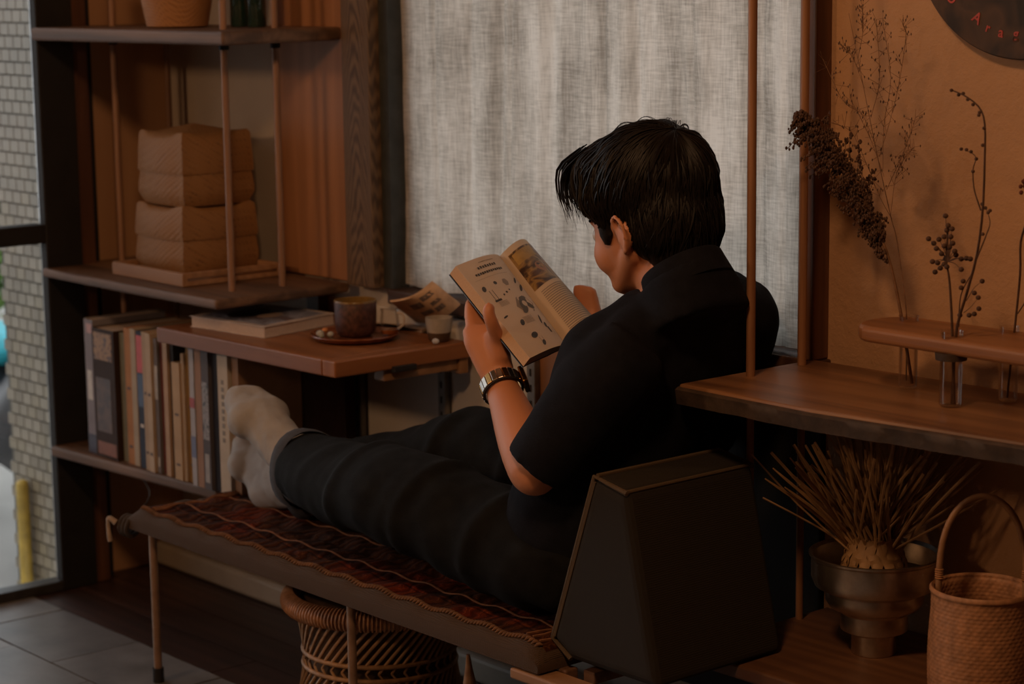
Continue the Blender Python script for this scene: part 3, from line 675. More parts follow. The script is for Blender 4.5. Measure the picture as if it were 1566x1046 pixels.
for u0,u1,v0,v1 in ((0.25,0.5,0.22,0.42),(0.55,0.85,0.10,0.26),(0.3,0.55,0.55,0.7),(0.62,0.85,0.40,0.52),(0.6,0.8,0.6,0.75)): g.grid(decal(PB,u0,u1,v0,v1,nb))
mk('print', g, plain('blue_grey_print', (0.15,0.12,0.11), 0.7, 0, 0.4, 120), pg_)
mk('lower_pages', G().prism([tuple(PZ(636,500,ZT)[:2]),tuple(PZ(688,490,ZT)[:2]),(-3.18,2.485),(-3.33,2.485),(-3.36,2.42)], ZT+0.0005, ZT+0.006), plain('booklet_edge', (0.44,0.32,0.23), 0.8), bl)
cpos = PZ(695,502,ZT); cpos = A(cpos[0]+0.02, min(cpos[1],2.462)-0.0, ZT)
cpos = A(-3.085,2.452,ZT)
tm = empty('small_tumbler', cpos, 'small cup with white upper half and brown foot beside the booklet', 'cup')
mk('cup_foot', G().lathe(cpos, [(0,0.0005),(0.016,0.0005),(0.019,0.004),(0.0225,0.018),(0.0,0.018)], 32), plain('brown_foot_glaze', (0.09,0.055,0.035), 0.5), tm, 50)
mk('cup_wall', G().lathe(cpos, [(0.0225,0.018),(0.0245,0.030),(0.0255,0.045),(0.0245,0.045),(0.0215,0.020),(0,0.0195)], 32), plain('white_glaze', (0.42,0.38,0.33), 0.35), tm, 50)
kp = A(-3.062,2.425,ZT)
tag(mk('pebble_rest', G().ell(kp+A(0,0,0.0058),(0.008,0.006,0.0055),None,14,10), plain('white_pebble', (0.5,0.5,0.52), 0.4), None, 60), 'tiny white pebble on the table beside the reader\'s hand', 'pebble')

# ------------------------------------------------------------------ bench with its long cushion and backrest
bn = empty('low_bench', (-2.8,2.15,0), 'long low bench on thin metal legs carrying the brown cushion', 'bench')
BENCHWOOD = wood('bench_rail_wood', (0.22,0.12,0.075), (0.12,0.065,0.04), 0, 20, 0.5)
mk('front_rail', G().box((-3.40,2.030,0.268),(-2.27,2.055,0.2895)), BENCHWOOD, bn, bevel=0.003)
mk('end_rail', G().box((-2.345,1.985,0.270),(-1.95,2.029,0.2860)), TRAYWOOD, bn, bevel=0.003)
mk('back_rail', G().box((-3.40,2.262,0.268),(-2.24,2.290,0.2895)), BENCHWOOD, bn, bevel=0.003)
for x in (-3.395,-2.79,-2.26): mk('cross_bar', G().box((x,2.055,0.270),(x+0.024,2.262,0.2885)), BENCHWOOD, bn, bevel=0.002)
for x, y in ((-3.388,2.008),(-2.771,2.008),(-2.60,2.275),(-2.00,2.008)):
    lg = mk('leg', G().tube([(x,y,0.0),(x,y,0.2880)],0.0075,12), STEEL if y < 2.1 else BLACKMETAL, bn, 60)
    lg.data.materials.clear(); lg.data.materials.append(plain('bronze_leg', (0.30,0.19,0.125), 0.4, 0.4))
    mk('foot_cap', G().tube([(x,y,0.0005),(x,y,0.028)],0.0105,12), BLACKMETAL, lg, 60)
g = G(); g.tube(smooth_path([A(-2.565,2.09,0.0),A(-2.56,2.085,0.14),A(-2.556,2.078,0.236)],8), [0.028,0.026,0.024,0.022,0.019,0.015,0.010,0.006,0.003], 12); mk('wooden_peg', g, TRAYWOOD, bn, 60)
# cushion: burlap body, patterned woven top, stitched edge
def rug_mat():
    m, nt, b = new_mat('patterned_rug')
    v = coords(nt)
    wv = node(nt, 'ShaderNodeTexWave', bands_direction='X'); wv.inputs['Scale'].default_value = 14; wv.inputs['Distortion'].default_value = 7; wv.inputs['Detail'].default_value = 4; wv.inputs['Detail Scale'].default_value = 2.2
    nt.links.new(v, wv.inputs['Vector'])
    c1 = ramp(nt, wv.outputs['Fac'], [(0.0,(0.032,0.012,0.007)),(0.45,(0.062,0.020,0.009)),(0.76,(0.072,0.023,0.009)),(0.85,(0.135,0.055,0.018)),(0.93,(0.065,0.021,0.008))])
    ln = node(nt, 'ShaderNodeTexWave', bands_direction='Y'); ln.inputs['Scale'].default_value = 2.3; ln.inputs['Distortion'].default_value = 0.5; ln.inputs['Phase Offset'].default_value = 0.6
    nt.links.new(v, ln.inputs['Vector'])
    c2 = ramp(nt, ln.outputs['Fac'], [(0.0,(1,1,1)),(0.82,(1,1,1)),(0.86,(0.35,0.3,0.3)),(0.92,(1.6,1.4,1.1)),(0.97,(0.4,0.35,0.3))])
    n = noise_tex(nt, v, 7, 3); c3 = ramp(nt, n, [(0.52,(0.8,0.8,0.8)),(0.68,(1.7,0.8,0.55))])
    mx = node(nt, 'ShaderNodeMix', data_type='RGBA', blend_type='MULTIPLY'); mx.inputs[0].default_value = 1; nt.links.new(c1, mx.inputs[6]); nt.links.new(c2, mx.inputs[7])
    m2 = node(nt, 'ShaderNodeMix', data_type='RGBA', blend_type='MULTIPLY'); m2.inputs[0].default_value = 1; nt.links.new(mx.outputs[2], m2.inputs[6]); nt.links.new(c3, m2.inputs[7])
    nt.links.new(m2.outputs[2], b.inputs['Base Color']); b.inputs['Roughness'].default_value = 0.85; b.inputs['Specular IOR Level'].default_value = 0.1
    bump(nt, b, wv.outputs['Fac'], 0.6, 0.004); return m
RUG = rug_mat()
bcx0, bcx1, bcy0, bcy1 = -3.455, -2.285, 1.988, 2.292
cu = empty('bench_cushion', (-2.87,2.15,0.285), 'long brown patterned cushion with burlap side lying along the bench', 'cushion')
prof = []
for k_ in range(13):
    t = k_/12
    prof.append(t)
def cush(u, v, top):
    x = bcx0+(bcx1-bcx0)*u; y = bcy0+(bcy1-bcy0)*v
    e = min(v, 1-v)*(bcy1-bcy0); ex = min(u, 1-u)*(bcx1-bcx0)
    q = 1-(1-min(e/0.03, 1))**2; qx = 1-(1-min(ex/0.03, 1))**2
    h = 0.035*(0.62+0.38*q)*(0.5+0.5*qx)
    if top:
        h += 0.0028*math.sin(x*70+2.2*math.sin(y*38))*q+0.0018*noise.noise(Vector((x*9,y*12,0)))
        h -= 0.005*math.exp(-((v-0.46)/0.03)**2)+0.004*math.exp(-((v-0.8)/0.02)**2)
        return A(x,y,0.2900+h)
    return A(x,y,0.2895)
NU, NV = 150, 30
Pt = [[cush(i/NU, j/NV, True) for i in range(NU+1)] for j in range(NV+1)]; Pb_ = [[cush(i/NU, j/NV, False) for i in range(NU+1)] for j in range(NV+1)]
mk('cushion_body', G().slab(Pt, Pb_), BURLAP, cu, 70)
Pr = [[cush(0.035+0.955*i/NU, 0.09+0.88*j/NV, True)+A(0,0,0.0025) for i in range(NU+1)] for j in range(NV+1)]
Pr2 = [[p-A(0,0,0.004) for p in r_] for r_ in Pr]
mk('woven_top', G().slab(Pr, Pr2), RUG, cu, 70)
g = G()
for i in range(150):
    u = 0.03+0.95*i/149; p = cush(u,0.075,True)+A(0,0,0.001); d = A(0.004,0.0045,0.0012)
    g.tube([p-d,p-d*0.3+A(0,0,0.0022),p+d*0.3+A(0,0,0.0022),p+d],[0.0012,0.0030,0.0030,0.0012],6)
mk('edge_stitching', g, plain('edge_yarn', (0.15,0.072,0.034), 0.9, 0, 0.35, 60), cu, 60)
g = G()
for v_ in (0.30,0.62,0.955):
    g.tube([cush(0.06+0.92*i/60, v_+0.0015*math.sin(i*1.7), True)+A(0,0,0.003) for i in range(61)], 0.0016, 5)
for u_ in (0.045,0.052,0.95,0.962,0.975):
    g.tube([cush(u_+0.004*math.sin(j), 0.10+0.86*j/14, True)+A(0,0,0.0032) for j in range(15)], 0.0022, 5)
mk('cord_lines', g, plain('rug_cord', (0.20,0.085,0.035), 0.85, 0, 0.4, 50), cu, 60)
kn = A(-3.466,1.992,0.290)
rp = empty('rope_tie', kn, 'dark rope knotted round the bench end with a pale loose tail', 'rope')
g = G()
for t in range(3): g.tube([kn+A(0.012*t+0.004*math.sin(a),0.014*math.cos(a)+0.006,0.0205*math.sin(a)*0.9+0.0) for a in [x_*0.45 for x_ in range(15)]],0.0045,7)
mk('knot', g, plain('dark_rope', (0.045,0.032,0.024), 0.9), rp, 60)
mk('tail', G().tube(smooth_path([kn+A(-0.004,-0.012,0.006),kn+A(-0.016,-0.02,0.014),kn+A(-0.02,-0.02,-0.004),kn+A(-0.012,-0.022,-0.03)],12),[0.006,0.006,0.0055,0.005,0.005,0.0045,0.004,0.004,0.004,0.004,0.0045,0.005,0.004],7), plain('pale_rope', (0.34,0.26,0.20), 0.9), rp, 60)
mk('string', G().tube(smooth_path([kn+A(-0.005,0.0,0.0),kn+A(-0.10,0.09,-0.010),kn+A(-0.24,0.20,-0.004),A(-4.0,2.275,0.31)],14),0.0016,5), plain('dark_string', (0.03,0.024,0.02), 0.9), rp, 60)
# backrest wedge
br = empty('backrest_cushion', (-2.20,2.17,0.30), 'dark olive-brown wedge backrest behind the reader at the bench end', 'cushion')
yf0, yf1 = 2.035, 2.298
profb = [(-2.310,0.328),(-2.215,0.592),(-2.148,0.578),(-2.085,0.304),(-2.27,0.304)]
def wedge(y, s_):
    c = A(-2.165,0.43); return [(c[0]+(p[0]-c[0])*s_, y, c[1]+(p[1]-c[1])*s_) for p in profb]
g = G(); ys = [(yf0,0.96),(yf0+0.012,1.0),(yf1-0.012,1.0),(yf1,0.96)]
vs = [p for y, s_ in ys for p in wedge(y, s_)]; n5 = 5
fs = [(i*n5+k, (i+1)*n5+k, (i+1)*n5+(k+1)%n5, i*n5+(k+1)%n5) for i in range(3) for k in range(n5)]+[tuple(range(n5)), tuple(range(3*n5,4*n5))[::-1]]
g.add(vs, fs); mk('backrest_body', g, CUSHION, br, bevel=0.012, segs=3)
for y in (yf0+0.004, yf1-0.004):
    w_ = [A(*p) for p in wedge(y, 0.985)]; mk('piping', G().tube([w_[4],w_[0],w_[1],w_[2]],0.0042,7), PIPING, br, 60)
    w_ = [A(*p) for p in wedge(y+(0.004 if y < 2.1 else -0.004), 0.94)]; mk('seam', G().tube([w_[0]+A(0,-0.006 if y < 2.1 else 0.006,0),w_[1]+A(0,-0.006 if y < 2.1 else 0.006,0)],0.0022,6), PIPING, br, 60)
mk('piping', G().tube([A(-2.213,yf0+0.008,0.590),A(-2.213,yf1-0.008,0.590)],0.004,7), PIPING, br, 60)
mk('piping', G().tube([A(-2.152,yf0+0.008,0.577),A(-2.152,yf1-0.008,0.577)],0.003,7), PIPING, br, 60)

# ------------------------------------------------------------------ hourglass cane stool under the bench
SC = A(-2.926,2.18,0.0)
st = empty('cane_stool', SC, 'hourglass cane stool with diagonal sticks tucked under the bench', 'stool')
def stool_r(z): t = (z-0.135)/0.105; return 0.128+0.022*t*t
def stick(z0, z1, da, dr, r_):
    pts = []
    for i in range(7):
        t = i/6; z = z0+(z1-z0)*t; a = da*(t-0.5); rr = stool_r(z)+dr; pts.append((rr*math.cos(a), rr*math.sin(a), z))
    return mesh_of('stick', G().tube(pts, r_, 6), A(0,0,0), 60)
sets = [(stick(0.142,0.222,0.50,0.004,0.0030),52,0.0),(stick(0.020,0.122,0.62,0.004,0.0030),52,0.05)]
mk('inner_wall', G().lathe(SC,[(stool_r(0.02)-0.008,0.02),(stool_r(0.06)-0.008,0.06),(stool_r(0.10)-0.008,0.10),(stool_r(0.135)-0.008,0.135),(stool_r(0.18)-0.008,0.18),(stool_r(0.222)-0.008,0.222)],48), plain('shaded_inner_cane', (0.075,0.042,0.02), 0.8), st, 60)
for me, n_, ph in sets:
    me.materials.append(CANE)
    for k_ in range(n_):
        o = bpy.data.objects.new('stick', me); COL.objects.link(o); o.parent = st; o.rotation_euler = (0,0,2*math.pi*k_/n_+ph); ORG[o] = ORG[st]
def ring(z, R, r_, name, mat, n=40, sq=1.0, wrap=0):
    g = G(); pts = []
    for i in range(n):
        a = 2*math.pi*i/n
        for k_ in range(8):
            b = 2*math.pi*k_/8; rr = r_*(1+ (0.12*math.sin(i*math.pi) if wrap else 0)); pts.append(SC+A((R+rr*math.cos(b))*math.cos(a),(R+rr*math.cos(b))*math.sin(a),z+rr*sq*math.sin(b)))
    fs = [(i*8+k_, ((i+1)%n)*8+k_, ((i+1)%n)*8+(k_+1)%8, i*8+(k_+1)%8) for i in range(n) for k_ in range(8)]
    g.add(pts, fs); return mk(name, g, mat, st, 60)
ring(0.145,0.1335,0.0042,'waist_band',CANE); ring(0.120,0.1335,0.0042,'waist_band',CANE); ring(0.232,0.151,0.0175,'rim',RATTAN,60,0.95); ring(0.015,0.152,0.0145,'base_ring',RATTAN,60)
g = G()
for k_ in range(38):
    a = 2*math.pi*k_/38
    for s_ in (1,-1):
        g.tube([SC+A((0.1325)*math.cos(a+s_*(0.0)),(0.1325)*math.sin(a),0.1325),SC+A(0.1325*math.cos(a+0.06),0.1325*math.sin(a+0.06),0.1325+s_*0.010)],0.0022,5)
mk('waist_chevrons', g, CANE, st)
mk('seat_disc', G().lathe(SC+A(0,0,0.225),[(0,0),(0.145,0),(0.145,0.012),(0,0.012)],40), plain('dark_cane_seat', (0.12,0.065,0.03), 0.8), st, 40)
g = G()
for k_ in range(150):
    a = 2*math.pi*k_/150; pts = []
    for j in range(9):
        b = -1.2+2.9*j/8; R = 0.151+0.0182*math.cos(b); pts.append(SC+A(R*math.cos(a+0.010*j/8),R*math.sin(a+0.010*j/8),0.232+0.0175*math.sin(b)))
    g.tube(pts,0.0022,5)
mk('rim_wrapping', g, RATTAN, st, 60)

# ------------------------------------------------------------------ right shelf unit
ZS, ZL = 0.704, 0.302
rs = empty('window_shelf', (-1.7,2.36,ZL), 'warm brown plank shelf on slim poles in front of the plaster wall', 'shelf')
mk('upper_board', G().prism([(-2.208,2.200),(-1.95,2.196),(-1.60,2.235),(-0.9,2.245),(-0.9,YB-0.002),(-2.206,YB-0.036)], ZS-0.026, ZS), SHELF_R, rs, bevel=0.004, segs=2)
# live edge: rough dark bark-like front
pts = [(-2.209,2.198),(-1.95,2.1935),(-1.60,2.232),(-0.9,2.242)]
g = G(); path = [A(x, np.interp(x, [p[0] for p in pts], [p[1] for p in pts])-0.002, 0) for x in np.linspace(-2.209,-0.9,120)]; Pu = []; Pl = []
for i, p in enumerate(path):
    nz_ = 0.004*noise.noise(Vector((p[0]*18,0,0)))+0.002*noise.noise(Vector((p[0]*70,3,0)))
    Pu.append([p+A(0,0.004,ZS-0.0045),p+A(0,-0.002+nz_*0.4,ZS-0.008),p+A(0,0.000+nz_,ZS-0.018),p+A(0,0.002+nz_,ZS-0.030)])
    Pl.append([q+A(0,0.012,0) for q in Pu[-1]])
g.slab(Pu, Pl); mk('live_edge', g, CHAR, rs, 70)
mk('lower_board', G().prism([(-2.146,2.205),(-0.9,2.222),(-0.9,YB-0.002),(-2.200,YB-0.002),(-2.200,2.312),(-2.146,2.300)], ZL-0.022, ZL), SHELF_L, rs, bevel=0.004)
for (x, y) in ((-2.176,2.319),(-2.185,2.442)):
    r_ = 0.0068
    mk('pole', G().tube([(x,y,ZS),(x,y,2.2)],r_,14), DOWEL_D, rs, 60); mk('pole', G().tube([(x,y,ZL),(x,y,ZS-0.026)],r_*0.85,14), DOWEL_D, rs, 60)

# dark round sign with red letters
DC = A(-1.843,YB-0.014,1.364); DR = 0.193
sgn = empty('round_sign', DC, 'dark round disc with red letters hanging on the plaster wall', 'wall sign')
g = G(); g.lathe((0,0,0),[(0,-0.010),(DR-0.002,-0.010),(DR,-0.008),(DR,0.008),(DR-0.002,0.010),(0,0.010)],96); g.v = [(DC[0]+p[0],DC[1]+p[2],DC[2]+p[1]) for p in g.v]
g.f = [f[::-1] for f in g.f]
mk('disc', g, picture('aged_dark_disc',[(0.016,0.013,0.012),(0.028,0.020,0.017),(0.075,0.042,0.026),(0.02,0.016,0.014)],9,0.75,3.1), sgn, 40)
def letter(ch, px, py, size, rot):
    cv = bpy.data.curves.new('letter', 'FONT'); cv.body = ch; cv.size = size; cv.align_x = 'CENTER'; cv.align_y = 'CENTER'; cv.extrude = 0.0005; cv.offset = 0.0004; cv.resolution_u = 3
    t = bpy.data.objects.new('t', cv); COL.objects.link(t); dg = bpy.context.evaluated_depsgraph_get(); dg.update()
    me = bpy.data.meshes.new_from_object(t.evaluated_get(dg)); bpy.data.objects.remove(t)
    p = PY(px, py, DC[1]-0.0105); me.transform(Matrix.Translation(Vector(p-DC)) @ Matrix.Rotation(math.pi/2,4,'X') @ Matrix.Rotation(rot,4,'Z'))
    me.materials.clear(); o = link('letter', me, RED, sgn); return o
RED = plain('red_paint', (0.42,0.045,0.025), 0.5)
letter('D', 1455, -2, 0.020, -0.9); letter('A', 1494, 28, 0.022, -0.55); letter('r', 1511, 43, 0.018, -0.35); letter('a', 1531, 50, 0.020, -0.2); letter('g', 1554, 52, 0.020, -0.05)

# tube vase holder
VT = [PZ(1388,594,ZS), PZ(1453,622,ZS), PZ(1541,614,ZS)]
hz = ZS+0.098
hold = empty('tube_holder', (VT[1][0],VT[1][1],ZS), 'rounded wooden slab holding glass tubes above the right shelf', 'vase holder')
xa = VT[0][0]-0.055; yc = (VT[0][1]+VT[1][1])/2+0.012; hw = 0.058; out = []
for i in range(13):
    a = math.pi/2+math.pi*i/12; out.append((xa+hw*0.75+hw*0.75*math.cos(a), yc+hw*math.sin(a)))
out += [(-1.60,yc-hw-0.004),(-1.40,yc-hw),(-1.40,yc+hw+0.012),(-1.60,yc+hw+0.01)]
mk('slab', G().prism(out, hz-0.024, hz), wood('vase_slab_wood', (0.34,0.155,0.065),(0.22,0.095,0.04),0,22,0.4,0.1), hold, bevel=0.008, segs=4)
for i, p in enumerate(VT):
    rr = 0.0135 if i != 1 else 0.0155
    mk('socket', G().lathe((p[0],p[1],hz-0.032),[(rr+0.0006,0),(rr+0.006,0),(rr+0.007,0.010),(rr+0.0006,0.010)],24,True), CHAR, hold, 50)
tube_names = ('glass tube holding the sorghum head and fine grass','glass tube holding the two berry branches, nearest the shelf edge','glass tube at the right edge holding a single dark stem')
for i, p in enumerate(VT):
    rr = 0.0135 if i != 1 else 0.0155
    tag(mk('glass_tube', G().lathe((p[0],p[1],ZS),[(0.0,0.0008),(rr-0.003,0.0008),(rr,0.004),(rr,0.104),(rr+0.0012,0.106),(rr-0.0012,0.106),(rr-0.0016,0.005),(0,0.0025)],28), GLASS_T, None, 50), tube_names[i], 'vase', 'glass tubes in the wooden slab')

# dried plants
def seeds(g, p, r_, n, rr, stretch=1.0):
    for _ in range(n):
        q = p+A(rnd.gauss(0,r_),rnd.gauss(0,r_),rnd.gauss(0,r_)); s_ = rr*rnd.uniform(0.7,1.25)
        g.ell(q,(s_,s_,s_*stretch),None,6,4)
YP = VT[0][1]
base0 = VT[0]+A(0.008,0,0.008)
so = empty('dried_sorghum', base0, 'drooping dark dried sorghum head leaning left over the shelf', 'dried plant')
stem = [base0]+[PY(x,y,YP-0.004*i) for i,(x,y) in enumerate([(1378,480),(1362,405),(1347,362),(1318,290),(1278,230),(1238,196),(1217,178)])]
sp_ = smooth_path(stem, 60)
mk('stem', G().tube(sp_, [0.0026-0.0018*i/60 for i in range(61)], 7), DRIED_L, so, 60)
g = G(); hs = sp_[24:]
for i in range(230):
    t = rnd.random(); k_ = int(t*(len(hs)-2)); p = hs[k_]; d = unit(hs[k_+1]-hs[k_])
    L = (0.030+0.052*math.sin(math.pi*min(1,t*1.05))**0.8)*rnd.uniform(0.5,1.1)*(1-0.8*t*t)
    side = unit(A(rnd.gauss(-0.35,0.75),rnd.gauss(0,0.45),rnd.gauss(-0.15,0.55)))
    dirn = unit(d*1.15+side*0.75); e = p+dirn*L+A(0,0,-0.25*L)
    br_ = smooth_path([p,p+dirn*L*0.6+A(0,0,0.006),e],8); g.tube(br_, 0.0006, 4)
    for q in br_[1:]:
        seeds(g, q, 0.0015, 2, 0.0017, 1.4)
for (x0,y0,x1,y1) in ((1352,392,1330,350),(1340,372,1312,330),(1330,345,1285,318),(1328,335,1272,290),(1352,398,1318,352)):
    a_ = PY(x0,y0,YP-0.01); b_ = PY(x1,y1,YP-0.015)
    for t in range(14): seeds(g, a_+(b_-a_)*t/13, 0.0026, 5, 0.0017, 1.3)
    g.tube([a_,b_],0.0007,4)
mk('seed_head', g, DRIED, so, 80)
gr = empty('dried_grass', base0, 'airy pale dried grass panicle rising against the plaster wall', 'dried plant')
YG = YP+0.03; gs = G(); gsd = G()
main = smooth_path([VT[0]+A(-0.006,0.004,0.01),PY(1386,478,YG-0.02),PY(1372,370,YG),PY(1362,330,YG),PY(1340,230,YG),PY(1318,120,YG),PY(1298,20,YG)],50)
gs.tube(main,[0.0011-0.0008*i/50 for i in range(51)],5)
for (bx,by,pp_) in ((1364,335,[(1345,300),(1325,250),(1300,200),(1262,185)]),(1356,290,[(1385,225),(1400,180)]),(1350,262,[(1352,190),(1362,120),(1350,30)]),(1345,240,[(1370,150),(1385,60),(1380,35)]),(1362,330,[(1370,270),(1385,240),(1398,225)]),(1340,225,[(1318,175),(1290,155),(1258,90)]),(1332,180,[(1345,120),(1340,30)]),(1322,135,[(1305,90),(1288,70)]),(1312,90,[(1320,45),(1318,10)]),(1352,270,[(1330,210),(1300,150)])):
    pth = smooth_path([PY(bx,by,YG)]+[PY(x,y,YG+rnd.uniform(-0.03,0.02)) for x,y in pp_], 16); gs.tube(pth,0.00045,4)
    for q in pth[4:]:
        for _ in range(3):
            d = unit(A(rnd.gauss(0,1),rnd.gauss(0,0.5),rnd.gauss(0.5,0.8)))*rnd.uniform(0.006,0.022); gs.tube([q,q+d],0.0003,3)
            if rnd.random() < 0.7: gsd.ell(q+d,(0.0009,0.0009,0.0021),None,5,4)
mk('stalks', gs, DRIED_L, gr); mk('grains', gsd, DRIED, gr)
YP2 = VT[1][1]
def berry_branch(name, label, paths, berries, stem_r=0.0016, r0=0.0045):
    e = empty(name, VT[1]+A(0,0,0.01), label, 'dried plant'); g = G()
    for pth, w_ in paths:
        ps = smooth_path([np.asarray(PY(x,y,YP2+dy)) if len((x,y)) == 2 else None for x,y,dy in pth], 24); g.tube(ps,[w_*(1-0.6*i/24) for i in range(25)],6)
    mk('stem', g, DRIED, e, 60)
    for (x,y,dy,r_) in berries: mk('berry', G().ell(PY(x,y,YP2+dy),(r_,r_,r_*0.95),None,10,7), DRIED, e, 60)
    return e
bpts = [(1446,330),(1450,345),(1456,350),(1420,365),(1428,372),(1436,366),(1444,362),(1454,362),(1448,352),(1432,380),(1444,376),(1452,378),(1457,372),(1426,400),(1434,402),(1440,388),(1446,396),(1444,404),(1430,416),(1438,410),(1448,408),(1462,390),(1470,396),(1478,395),(1484,396),(1470,412),(1460,384)]
berry_branch('berry_branch', 'short dark branch thick with round berries in the middle tube',
  [([(1459,618,0),(1456,500,0),(1452,430,0),(1447,395,0),(1450,345,0)],0.0022)]+[([(1450,400,0),((1450+x)/2,(400+y)/2-3,0.0),(x,y,0.0)],0.0007) for x,y in bpts],
  [(x,y,rnd.uniform(-0.008,0.008),0.0038) for x,y in bpts])
tp = [(1455,138),(1466,145),(1473,143),(1480,152),(1488,160),(1498,172),(1497,176),(1505,196),(1503,222),(1470,228),(1478,229),(1485,232),(1493,243),(1488,262),(1502,312),(1507,318),(1511,325),(1514,322),(1503,358),(1473,430),(1470,440),(1502,430),(1490,448),(1496,455),(1497,472),(1490,480),(1482,482),(1468,482)]
berry_branch('tall_berry_branch', 'tall thin dark branch curving left at the top with sparse buds',
  [([(1456,618,0),(1462,510,0),(1478,450,0),(1494,390,0),(1503,320,0),(1506,240,0),(1506,190,0),(1498,165,0),(1478,148,0),(1456,138,0)],0.0022),([(1500,322,0),(1490,290,0),(1488,260,0),(1492,240,0),(1475,228,0)],0.0011),([(1492,400,0),(1508,360,0),(1514,340,0),(1508,318,0)],0.0011),([(1466,500,0),(1470,450,0),(1490,410,0),(1495,380,0)],0.0010),([(1478,460,0),(1490,440,0),(1504,429,0)],0.0006),([(1474,478,0),(1484,470,0),(1496,456,0)],0.0006)],
  [(x,y,rnd.uniform(-0.004,0.004),0.0026 if y < 380 else 0.0036) for x,y in tp])
fl = empty('pompom_stem', VT[2]+A(0,0,0.01), 'dark stem with a dusky red pompom bloom cut by the right frame edge', 'dried plant')
YP3 = VT[2][1]
mk('stem', G().tube(smooth_path([PY(1540,608,YP3),PY(1552,500,YP3),PY(1560,420,YP3),PY(1561,370,YP3),PY(1572,330,YP3),PY(1570,290,YP3)],20),0.0016,6), DRIED, fl, 60)
mk('stem', G().tube(smooth_path([PY(1556,480,YP3),PY(1564,468,YP3),PY(1572,455,YP3)],8),0.0009,6), DRIED, fl, 60)
g = G(); seeds(g, PY(1572,279,YP3), 0.004, 60, 0.0028); mk('bloom', g, plain('dusky_red', (0.10,0.022,0.014), 0.9), fl, 80)

# stepped metal pot with plaited straw bundle
PC = PZ(1335,999,ZL); PC = A(PC[0]-0.004, PC[1]+0.006, ZL)
g = G().lathe(PC,[(0,0.0006),(0.032,0.0006),(0.033,0.003),(0.033,0.030),(0.036,0.034),(0.049,0.037),(0.0495,0.040),(0.0495,0.062),(0.052,0.066),(0.066,0.072),(0.0715,0.080),(0.0725,0.088),(0.0725,0.096),(0.076,0.098),(0.088,0.104),(0.0930,0.116),(0.0930,0.146),(0.0965,0.149),(0.097,0.152),(0.0945,0.153),(0.0905,0.148),(0.0900,0.118),(0.070,0.098),(0.0,0.096)],72)
tag(mk('metal_pot', g, STEEL, None, 30), 'stepped brushed metal pot holding the straw bundle under the right shelf', 'pot')
sw = empty('straw_bundle', PC+A(0,0,0.097), 'fan of dry straw with a plaited base standing in the metal pot', 'straw bundle')
SB = PC+A(-0.004,0.004,0.0)
g = G()
for k_ in range(15):
    a = 2*math.pi*k_/15
    for s_, ro in ((1,0.0),(-1,0.0015)):
        pts = []
        for j in range(7):
            t = j/6; z = 0.100+0.075*t; R = 0.036+0.014*math.sin(math.pi*(0.25+0.55*t))-0.014*t+0.0016*s_*(1 if (j+k_//2)%2 else -1); aa = a+s_*0.55*(t-0.5); pts.append(SB+A(R*1.1*math.cos(aa),R*math.sin(aa),z))
        g.tube(pts,[(0.0072,0.0013)]*7,6,up=A(math.cos(a),math.sin(a),0.01))
mk('plait', g, STRAW, sw, 30)
for k_ in range(125):
    a = rnd.uniform(0,2*math.pi); r0 = rnd.uniform(0.004,0.034); 
    tilt = rnd.gauss(0,0.36)
    top = A(CR[0],CR[1],0)*rnd.gauss(-0.002,0.070)+A(-CR[1],CR[0],0)*rnd.gauss(0,0.03)
    L = rnd.uniform(0.13,0.21)
    p0 = SB+A(r0*math.cos(a),r0*math.sin(a),0.150); p2 = p0+unit(A(top[0]*1.3+0.0*tilt,top[1],0.135))*L
    if p2[2] > ZS-0.034: p2 = p0+(p2-p0)*((ZS-0.034-p0[2])/(p2[2]-p0[2]))
    p1 = (p0+p2)/2+A(rnd.gauss(0,0.006),rnd.gauss(0,0.004),0.0)
    w_ = rnd.uniform(0.0014,0.0028)
    mk('straw', G().tube(smooth_path([p0,p1,p2],4),[(w_,0.0008)]*5,4,up=A(0.3,-1,0.1)), STRAW, sw)
for (x,y) in ((1170,732),(1182,716),(1186,742),(1208,700),(1216,715),(1200,745)):
    p2 = PD(x,y,3.10); p0 = SB+A(-0.028,-0.012,0.148); p1 = (p0*0.5+p2*0.5)+A(0.006,0,0.006)
    mk('straw', G().tube(smooth_path([p0,p1,p2],6),[(0.0024,0.0010)]*6+[(0.001,0.0006)],5,up=A(0.6,-0.6,0.6)), STRAW, sw, 60)
for k_ in range(8):
    p0 = SB+A(rnd.uniform(-0.02,0.02),0,0.2); p2 = p0+A(rnd.uniform(-0.07,-0.01),rnd.uniform(-0.02,0.02),0.165); p2[2] = min(p2[2],ZS-0.03)
    mk('hair_straw', G().tube(smooth_path([p0,(p0+p2)/2+A(0.012,0,0.01),p2],8),0.0005,4), STRAW, sw)

# round woven basket with a tall handle
BC = A(-1.748,2.322,ZL)
bs = empty('handled_basket', BC, 'round coiled basket with a tall arched cane handle at the right edge', 'basket')
BR, BH = 0.070, 0.166
nth, nzr = 220, 96
Pg = []
rows = 30
for i in range(nzr+1):
    t = i/nzr; z = 0.001+BH*t; row = []
    R = BR*(0.955+0.05*math.sin(math.pi*min(1,t*1.15+0.05))) if t < 0.96 else BR*0.985
    rr = t*rows; ri = int(rr); fr = rr-ri
    for k_ in range(nth):
        a = 2*math.pi*k_/nth
        ph = a*46+(math.pi*(ri % 2))
        d = 0.0016*math.sin(math.pi*fr)*(0.35+0.65*max(0,math.cos(ph)))**1.0
        row.append((BC[0]+(R+d)*math.cos(a), BC[1]+(R+d)*math.sin(a), BC[2]+z))
    Pg.append(row)
inner = [[(BC[0]+(p[0]-BC[0])*0.93, BC[1]+(p[1]-BC[1])*0.93, p[2]) for p in r_] for r_ in Pg[::-1][:-4]]
